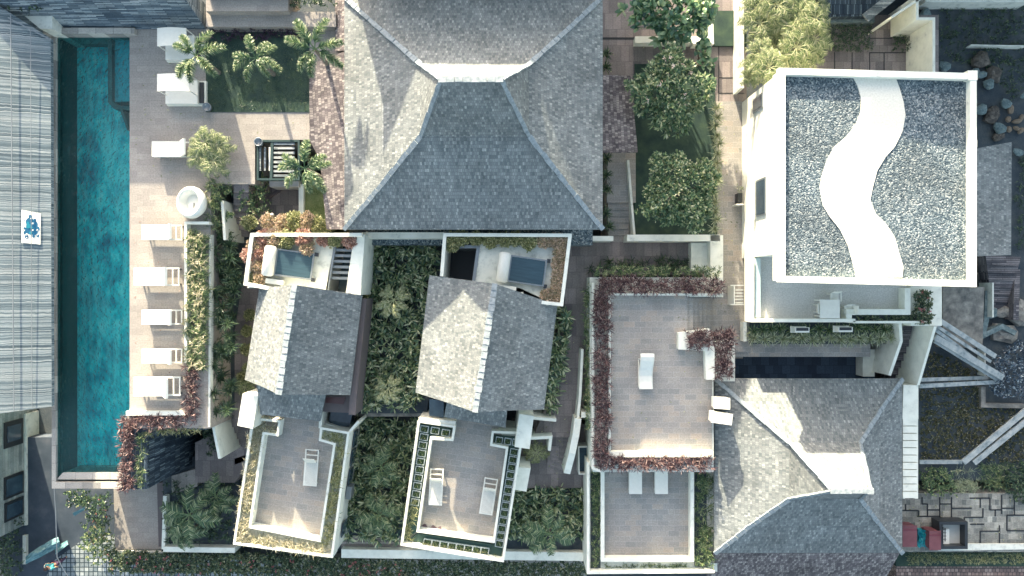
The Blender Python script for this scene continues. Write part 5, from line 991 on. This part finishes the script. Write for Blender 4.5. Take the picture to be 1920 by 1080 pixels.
shrubmass('stair_shrub', [(465, 325), (500, 325), (512, 400), (466, 420)], 1.6, 1.2, 70, L_GRN, 'green shrub with coral tips beside the deck steps', extra=(L_ORG, .12, .14))
shrubmass('trailing_plant', [(424, 398), (438, 398), (438, 412), (424, 412)], 2.6, .2, 90, L_GRN, 'upper green tuft trailing over the white stepped wall')
shrubmass('trailing_plant', [(410, 425), (436, 430), (440, 445), (412, 455)], 2.2, .3, 70, L_GRN, 'lower green tuft trailing over the white stepped wall')
MB().pxr(392, 480, 405, 498, 1, 2.0).build('meter_box', METW, label='small white box in the spiky plants below the deck, upper one', cat='box')
MB().pxr(398, 578, 416, 600, 1, 1.6).build('meter_box', WHITE2, label='grey white box in the spiky plants below the deck, lower one', cat='box')
# ground cover fields
GCL = 'broad strap leaf ground cover'
field('ground_cover', [(692, 452), (828, 452), (790, 765), (668, 765)], .3, 15, 11, .50, .10, L_GCV, 'strap leaf ground cover between the two gable roofs', 'ground cover', 'stuff', ht=.7, prof='strap', elev=(0, 75), droop=.35)
field('ground_cover', [(672, 780), (785, 785), (755, 1006), (645, 1006)], -1.9, 15, 11, .50, .10, L_GCV, 'strap leaf ground cover between the two lower terraces', 'ground cover', 'stuff', ht=.8, prof='strap', elev=(0, 75), droop=.35)
field('ground_cover', [(958, 912), (1100, 905), (1100, 1006), (945, 1006)], -1.9, 14, 11, .50, .10, L_GCV, 'strap leaf ground cover beside the lower paved terrace', 'ground cover', 'stuff', ht=.6, prof='strap', elev=(0, 75), droop=.35)
field('ground_cover', [(1035, 575), (1068, 580), (1045, 772), (1018, 772)], -.2, 16, 11, .48, .10, L_GCV, 'strap leaf ground cover along the side of the middle gable roof', 'ground cover', 'stuff', ht=1.0, prof='strap', elev=(0, 75), droop=.35)
field('ground_cover', [(312, 905), (350, 890), (448, 860), (436, 1012), (316, 1012)], -2.0, 16, 9, .3, .05, L_DRK, 'dark mixed planting in the garden below the leaning stair wall', 'ground cover', 'stuff', ht=.5)
field('ground_cover', [(372, 760), (400, 770), (412, 850), (392, 850)], -1.2, 25, 9, .25, .05, L_DRK, 'dark planting behind the leaning white stair wall', 'ground cover', 'stuff', ht=.5)
field('bank_planting', [(1725, 650), (1850, 700), (1850, 712), (1725, 714)], -1.6, 60, 8, .10, .06, L_BRN, 'brownish green ground cover above the pale beams', 'ground cover', 'stuff', ht=.15, prof='oval')
field('bank_planting', [(1725, 728), (1838, 722), (1838, 765), (1925, 765), (1925, 865), (1725, 862)], -1.6, 60, 8, .10, .06, L_BRN, 'brownish green ground cover on the bank below the pale beams', 'ground cover', 'stuff', ht=.15, prof='oval', extra=(CREAMF, .01, .06))
field('rough_grass', [(1755, 15), (1925, 15), (1925, 150), (1890, 200), (1850, 130), (1760, 115)], -1.8, 22, 8, .22, .03, L_DRK, 'dark rough grass in the unkempt garden behind the villa', 'grass', 'stuff', ht=.2)
field('rough_grass', [(1905, 290), (1925, 290), (1925, 470), (1900, 470)], -1.8, 30, 8, .22, .03, L_DRK, 'dark rough growth beside the small grey shingle roof', 'grass', 'stuff', ht=.3)
shrubmass('dark_shrub', [(1862, 665), (1925, 625), (1925, 745), (1850, 740)], -1.2, .5, 45, m_leaf('leaf_glossy_blue', [(0, (.02, .035, .06)), (.7, (.06, .10, .14)), (1, (.40, .48, .50))], .1, .25, .8), 'glossy dark shrub with shiny pale leaves beyond the timber beams', L=.17, W=.09, nl=7)
shrubmass('garden_shrub', [(1722, 876), (1775, 876), (1785, 925), (1722, 922)], -1.6, .7, 60, L_GRN, 'light green shrub next to the louvred canopy above the service yard', L=.15)
field('tall_grass', [(1785, 880), (1830, 880), (1830, 920), (1790, 920)], -1.6, 25, 14, .5, .02, L_GRY, 'pale tall fountain grass at the edge of the service yard', 'grass', droop=.7)
field('tall_grass', [(1835, 870), (1885, 870), (1885, 915), (1840, 915)], -1.6, 25, 14, .5, .02, L_GRN, 'green fountain grass next to the far shrub of the service yard', 'grass', droop=.7)
shrubmass('garden_shrub', [(1880, 868), (1930, 860), (1930, 945), (1880, 930)], -1.6, .7, 60, L_DRK, 'dark shrub with yellow specks beyond the fountain grass', extra=(L_YEL, .05, .07))
hedge('verge_grass', [(1700, 1047), (1930, 1045)], -1.9, .6, .1, 90, 7, .15, .02, L_OLV, 'strip of roadside grass below the service yard', 'grass', kind='stuff')
hedge('verge_hedge', [(1700, 1036), (1930, 1033)], -1.85, .25, .2, 70, 8, .15, .04, L_DRK, 'thin dark hedge along the service yard kerb', prof='oval')
hedge('bougainvillea_hedge', [(215, 1045), (440, 1052)], -2.3, 1.15, .8, 90, 10, .18, .075, L_HDG, 'bougainvillea hedge along the lane below the grey landing', prof='oval', extra=(PINK, .05, .11))
hedge('bougainvillea_hedge', [(440, 1050), (760, 1062)], -2.3, 1.15, .8, 90, 10, .18, .075, L_HDG, 'bougainvillea hedge below the lone lounger terrace', prof='oval', extra=(PINK, .035, .11))
hedge('clipped_green_hedge', [(760, 1064), (1100, 1066)], -2.3, 1.1, .7, 90, 10, .16, .065, L_HDG, 'green hedge below the two lounger terrace', prof='oval', extra=(PINK, .004, .11))
MB().ribbon([(306, 1030), (440, 1032)], .3, -3.5, -1.5).build('garden_wall', WHITE, label='white wall top along the foot of the dark palm garden', cat='wall')
MB().ribbon([(309, 930), (306, 1030)], .2, -3.5, -1.6).build('garden_wall', WHITE, label='white wall between the grey landing and the dark palm garden', cat='wall')
MB().ribbon([(300, 905), (303, 1025)], .35, -3.5, -2.0).build('stone_kerb', BARKB, label='dark kerb strip along the edge of the grey landing', cat='kerb')
MB().pxp([(640, 1030), (1102, 1036), (1102, 1052), (640, 1046)], -3.5, -1.5).build('garden_wall', WHITE, label='long white wall top in front of the lower planted beds', cat='wall')
MB().ribbon([(212, 1034), (310, 1036)], .1, -3.5, -2.1).build('garden_wall', WHITE2, label='thin white edge at the foot of the grey landing', cat='wall')
MB().pxr(520, 1070, 552, 1100, -3.2, -2.4).build('gate_pillar', CONCL, label='pale cream gate pillar at the lane below the lone lounger terrace', cat='pillar')
mb = MB(); mb.pxr(640, 1050, 645, 1054, -3, -2.6)
# parked motorbikes glimpsed at the bottom edge
def bike():
    r = empty('motorbike', (0, 0, 0))
    for y in (-.6, .6): m = MB(); m.lathe([(.2, -.05), (.28, -.05), (.28, .05), (.2, .05), (.2, -.05)], (0, y, .28), 16, Matrix.Rotation(math.pi/2, 3, 'Y')); m.build('wheel', BLACKM, r)
    m = MB(); m.lathe([(.001, -.5), (.12, -.42), (.17, -.1), (.14, .3), (.08, .5), (.001, .52)], (0, 0, .62), 12, Matrix.Rotation(-math.pi/2, 3, 'X')); m.build('fairing', m_plain('blue_bike_paint', (.02, .25, .40), .3), r, smooth=True)
    m = MB(); m.box(-.12, -.5, .76, .12, .1, .84); m.build('seat', BLACKM, r); m = MB(); m.bar((-.32, .45, .95), (.32, .45, .95), .04, .04); m.bar((0, .5, .3), (0, .42, .95), .06, .06); m.build('handlebar', GREYM, r)
    return r
bk_ = bike(); place(bk_, 0, P(592, 1076, -2.9), .2, 1, 'blue motorbike nearer the pale gate pillar at the lane', 'motorbike', 'motorbikes parked at the lane'); place(bk_, 0, P(612, 1077, -2.9), -.2, 1, 'blue motorbike further from the pale gate pillar at the lane', 'motorbike', 'motorbikes parked at the lane')

# ================= EAST garden clutter =================
sr = empty('small_shingle_roof', P(1860, 370, -1.8), 'small grey shingle lean-to roof against the villa side', 'roof')
mb = MB(); slab_roof(mb, [orient([P(1822, 280, 2.2), P(1897, 266, 1.5), P(1896, 478, 1.5), P(1822, 481, 2.2)])]); mb.build('roof', SHING, sr); MB().pxr(1835, 280, 1888, 470, -1.8, 1.3).build('wall', WHITE2, sr)
steps('outdoor_stairs', 1850, 480, 1900, 582, -.6, -1.7, 8, 'y', WOODD, 'dark weathered stairs descending below the small shingle roof', quad=[(1848, 478), (1915, 482), (1882, 590), (1862, 590)])
MB().ribbon([(1908, 505), (1905, 600)], .3, -3, -1.0).build('timber_post_wall', WOODD, label='dark timber rail wall beside the weathered stairs', cat='wall')
MB().ribbon([(1862, 530), (1862, 595)], .08, -3, -.7).build('rail', WHITE2, label='thin pale rail beside the weathered stairs', cat='rail')
mb = MB(); mb.ribbon([(1852, 545), (1850, 600), (1843, 630), (1880, 612), (1905, 625)], .28, -3, -1.1); mb.build('rubble_wall', ROCKT, label='whitish rubble wall curving round the concrete slab', cat='wall')
def rock(px, py, z, r_, m, label, sq=.6, asp=1.0, group=None):
    c = P(px, py, z); mb = MB(); pr2 = [(.001, -r_*sq), (r_*.7, -r_*sq*.7), (r_, -.1*r_), (r_*.95, r_*sq*.35), (r_*.55, r_*sq*.8), (.001, r_*sq*.9)]; mb.lathe(pr2, (0, 0, 0), 9)
    V = np.array(mb.V); ph = px*.7+py; V *= (1+.16*np.sin(V[:, :1]*9+ph)+.13*np.cos(V[:, 1:2]*11+ph*2)); V[:, 1] *= asp; ang = ph; R_ = np.array([[math.cos(ang), -math.sin(ang), 0], [math.sin(ang), math.cos(ang), 0], [0, 0, 1]]); V = V@R_.T+np.array(c); mb.V = V.tolist()
    return mb.build('rock', m, label=label, cat='rock', smooth=False, group=group)
G1 = 'boulders beside the villa roof corner'; L1 = 'pale blue grey boulder in the cluster beside the villa corner'
for x, y, r_ in [(1770, 124, .33), (1828, 138, .28), (1840, 140, .27), (1853, 157, .34), (1838, 206, .36), (1885, 194, .3), (1874, 241, .36), (1734, 28, .34), (1822, 192, .25)]: rock(x, y, -1.5, r_, ROCKT, L1, group=G1)
for x, y, r_ in [(1838, 112, .5), (1862, 140, .45), (1858, 218, .42), (1864, 208, .3), (1872, 256, .3)]: rock(x, y, -1.6, r_, ROCKB, 'brown boulder among the pale ones beside the villa corner', group='brown boulders beside the villa corner')
for x, y, r_ in [(1895, 205, .28), (1890, 224, .22), (1905, 228, .26), (1915, 222, .24), (1892, 242, .22), (1905, 240, .2), (1913, 245, .24)]: rock(x, y, -1.6, r_, ROCKO, 'ochre broken stone in the pile near the frame edge', .5, .6, group='ochre broken stones')
for x, y, r_ in [(1880, 585, .45), (1885, 625, .8), (1858, 588, .4), (1915, 588, .9), (1908, 285, .3), (1920, 180, .25)]: rock(x, y, -1.5, r_, CONC if r_ > .4 else ROCKT, 'flat pale stone slab near the foot of the weathered stairs', .35, .8, group='flat stones by the stairs')
bm = [((1757, 598, .9), (1866, 668, -.5), .26, 'uppermost of the leaning grey timber beams by the villa'), ((1757, 612, .8), (1857, 678, -.6), .16, 'second leaning grey timber beam by the villa'), ((1753, 618, .7), (1850, 690, -.7), .18, 'third leaning grey timber beam by the villa'),
      ((1753, 632, .6), (1880, 708, -.7), .34, 'broadest leaning grey timber beam by the villa'), ((1752, 640, .5), (1872, 714, -.9), .16, 'lowest leaning grey timber beam by the villa'), ((1726, 712, -.2), (1852, 708, -1.2), .2, 'dark weathered beam lying across the planted bank'),
      ((1724, 724, -.1), (1872, 716, -1.0), .22, 'pale straight beam lying across the planted bank'), ((1806, 867, -.8), (1930, 764, -.8), .32, 'upper of the two long planks leaning over the bank'), ((1826, 868, -.85), (1945, 772, -.85), .3, 'lower of the two long planks leaning over the bank'), ((1724, 866, -1.3), (1803, 866, -1.3), .22, 'short flat beam at the bottom of the planted bank')]
WOODB = m_noise('pale_weathered_beam', [(0, (.10, .14, .15)), (.35, (.26, .30, .31)), (1, (.44, .46, .44))], 2.5, 8, .4, .85, 20, stretch=(1, 1, 1))
for a, b_, w_, lb in bm: m = MB(); m.bar(P(*a), P(*b_), w_, .1); m.build('timber_beam', WOODB, label=lb, cat='beam')
MB().ribbon([(1844, 725), (1844, 760), (1925, 762)], .25, -2, -1.3).build('low_wall', CONC, label='grey kerb of the bed with the glossy dark shrub', cat='wall')
MB().ribbon([(1847, 650), (1847, 705)], .06, -2, -1.0).build('pipe', WHITE2, label='thin pale pipe beside the concrete slab', cat='pipe')
mb = MB(); mb.pxr(1735, -6, 1930, 4, -1.8, -.8); mb.build('low_wall', WHITE2, label='pale blue white sheet wall at the very top beyond the rough garden', cat='wall')
MB().ribbon([(1820, 84), (1925, 86)], .05, -1.8, -1.3).build('pipe', WHITE2, label='broken pale pipe crossing the rough dark grass', cat='pipe')
# service yard dark edging pattern
mb = MB()
segs = [((1762, 932), (1762, 978)), ((1784, 932), (1784, 975)), ((1729, 945), (1739, 945)), ((1729, 932), (1729, 945)), ((1739, 945), (1739, 968)), ((1762, 945), (1784, 945)), ((1784, 953), (1822, 953)), ((1818, 934), (1856, 934)), ((1838, 934), (1838, 952)), ((1856, 934), (1856, 956)), ((1856, 956), (1878, 956)), ((1878, 928), (1878, 964)), ((1843, 953), (1843, 970)), ((1808, 970), (1843, 970)), ((1808, 970), (1808, 978)), ((1819, 983), (1845, 983)), ((1838, 996), (1874, 996)), ((1838, 996), (1838, 1018)), ((1874, 985), (1874, 1018)), ((1888, 966), (1925, 966)), ((1888, 966), (1888, 995)), ((1888, 995), (1925, 995)), ((1902, 932), (1902, 966)), ((1878, 953), (1902, 953)), ((1692, 957), (1722, 957)), ((1722, 957), (1722, 968)), ((1698, 945), (1698, 957)), ((1739, 956), (1762, 956)), ((1720, 968), (1762, 968)), ((1866, 956), (1866, 968))]
for a, b_ in segs: mb.bar(P(*a, -1.49), P(*b_, -1.49), .07, .03)
mb.build('paving_joint', JO, kind='structure')
MB().pxp([(1760, 1020), (1930, 1020), (1930, 1030), (1760, 1033)], -2, -1.4).build('low_wall', WHITE2, label='pale kerb along the bottom of the service yard', cat='wall')
# bins and trailer
def bin_(px0, px1, y0, y1, zt, label):
    c = P((px0+px1)/2, (y0+y1)/2, -1.5); r = empty('waste_bin', c, label, 'bin')
    MB().pxr(px0+1, y0+1, px1-1, y1-1, -1.4, zt-.06).build('bin_body', REDP, r); MB().pxr(px0-.5, y0-.5, px1+.5, y1+.5, zt-.05, zt).build('lid', REDP, r); MB().pxr(px0-.5, y0+7, px1+.5, y0+8.5, zt, zt+.02).build('lid_rib', m_plain('dark_red', (.15, .03, .05)), r)
    for x in (px0+3, px1-3): m = MB(); q = P(x, y0+3, -1.4); m.tube([q-Vector((.05, 0, 0)), q+Vector((.05, 0, 0))], .1, 12); m.build('wheel', BLACKM, r)
bin_(1693, 1719, 986, 1025, -.6, 'red waste bin closest to the shingle roof'); bin_(1743, 1764, 996, 1031, -.5, 'red waste bin beside the open trailer')
ts = MB(); n_ = 7; V = []
for i in range(n_):
    for j in range(n_): p = P(1721+19*i/(n_-1), 993+33*j/(n_-1), -1.0); V.append((p.x, p.y, p.z+rng.uniform(-.12, .18)))
ts.add(V, [(i*n_+j, i*n_+j+1, (i+1)*n_+j+1, (i+1)*n_+j) for i in range(n_-1) for j in range(n_-1)]); b0 = len(ts.V); ts.pxr(1722, 994, 1739, 1025, -1.5, -1.15); ts.build('plastic_sack', TEALP, label='crumpled teal plastic sack between the two red bins', cat='sack')
tl = empty('open_trailer', P(1790, 1000, -1.5), 'black framed open trailer with a pale empty bed next to the red bins', 'trailer')
MB().pxr(1768, 984, 1807, 1024, -1.2, -1.0).build('bed', m_plain('pale_metal_bed', (.42, .43, .40), .6), tl)
mb = MB(); mb.ribbon([(1764, 981), (1812, 981), (1812, 1027), (1766, 1027)], .16, -1.3, -.55, True); mb.build('side_frame', BLACKM, tl)
MB().pxr(1769, 992, 1780, 1020, -1.0, -.9).build('crate', METW, label='white flat crate stacked in the black framed trailer', cat='crate')
for y in (990, 1018): m = MB(); q = P(1795, y, -1.3); m.tube([q-Vector((0, .08, 0)), q+Vector((0, .08, 0))], .2, 14); m.build('wheel', BLACKM, tl)
m = MB(); m.bar(P(1768, 988, -.4), P(1768, 1018, -.4), .04, .04); m.bar(P(1772, 990, -.3), P(1772, 1015, -.3), .04, .04)
for i in range(4): m.bar(P(1766, 993+i*6, -.35), P(1774, 993+i*6, -.35), .03, .03)
m.build('ladder_rack', BLACKM, tl)
for y in ((1300, 870),): pass
# far top-left shed and foliage
MB().pxp([(44, 28), (98, 28), (98, 54), (75, 54)], 1, 4.0).build('white_shed_roof', WHITE2, label='small weathered white roof corner behind the bamboo roof', cat='roof')
shrubmass('shrub', [(24, -10), (92, -10), (92, 28), (40, 28)], 3.9, .9, 60, L_DRK, 'dark green shrub hanging over the white roof corner by the pool head')

def fallen(px, z, n, label):
    C = scatter(px, z, 3.0); C = C[rng.permutation(len(C))[:n]]; m = len(C); az = rng.uniform(0, 6.28, m); D = np.stack([np.cos(az), np.sin(az), rng.uniform(.02, .2, m)], 1)
    mb = MB(); mb.arr(*blades(C, D, rng.uniform(.07, .14, m), .05, .1, 2, 'oval')); mb.build('fallen_leaves', L_RED if n % 2 else L_OLV, label=label, cat='leaves', kind='stuff', uv=False)
fallen([(250, 60), (640, 60), (640, 260), (250, 345)], 3.045, 60, 'dry leaves scattered on the upper pool deck')
fallen([(250, 345), (345, 345), (345, 770), (250, 770)], 3.01, 25, 'dry leaves scattered along the lounger deck')
fallen([(1145, 560), (1285, 560), (1330, 650), (1330, 845), (1145, 845)], 1.37, 22, 'dry leaves on the purple hedged terrace')
fallen([(1345, 190), (1392, 190), (1392, 640), (1345, 640)], .07, 50, 'dry leaves on the villa walk')
fallen([(1128, 80), (1340, 80), (1340, 280), (1128, 280)], .02, 50, 'dry leaves on the north court')
fallen([(1695, 930), (1915, 930), (1915, 1015), (1695, 1015)], -1.48, 60, 'dry leaves on the service yard')
fallen([(1035, 600), (1080, 600), (1060, 900), (980, 900)], -.28, 40, 'dry leaves on the shaded side path')
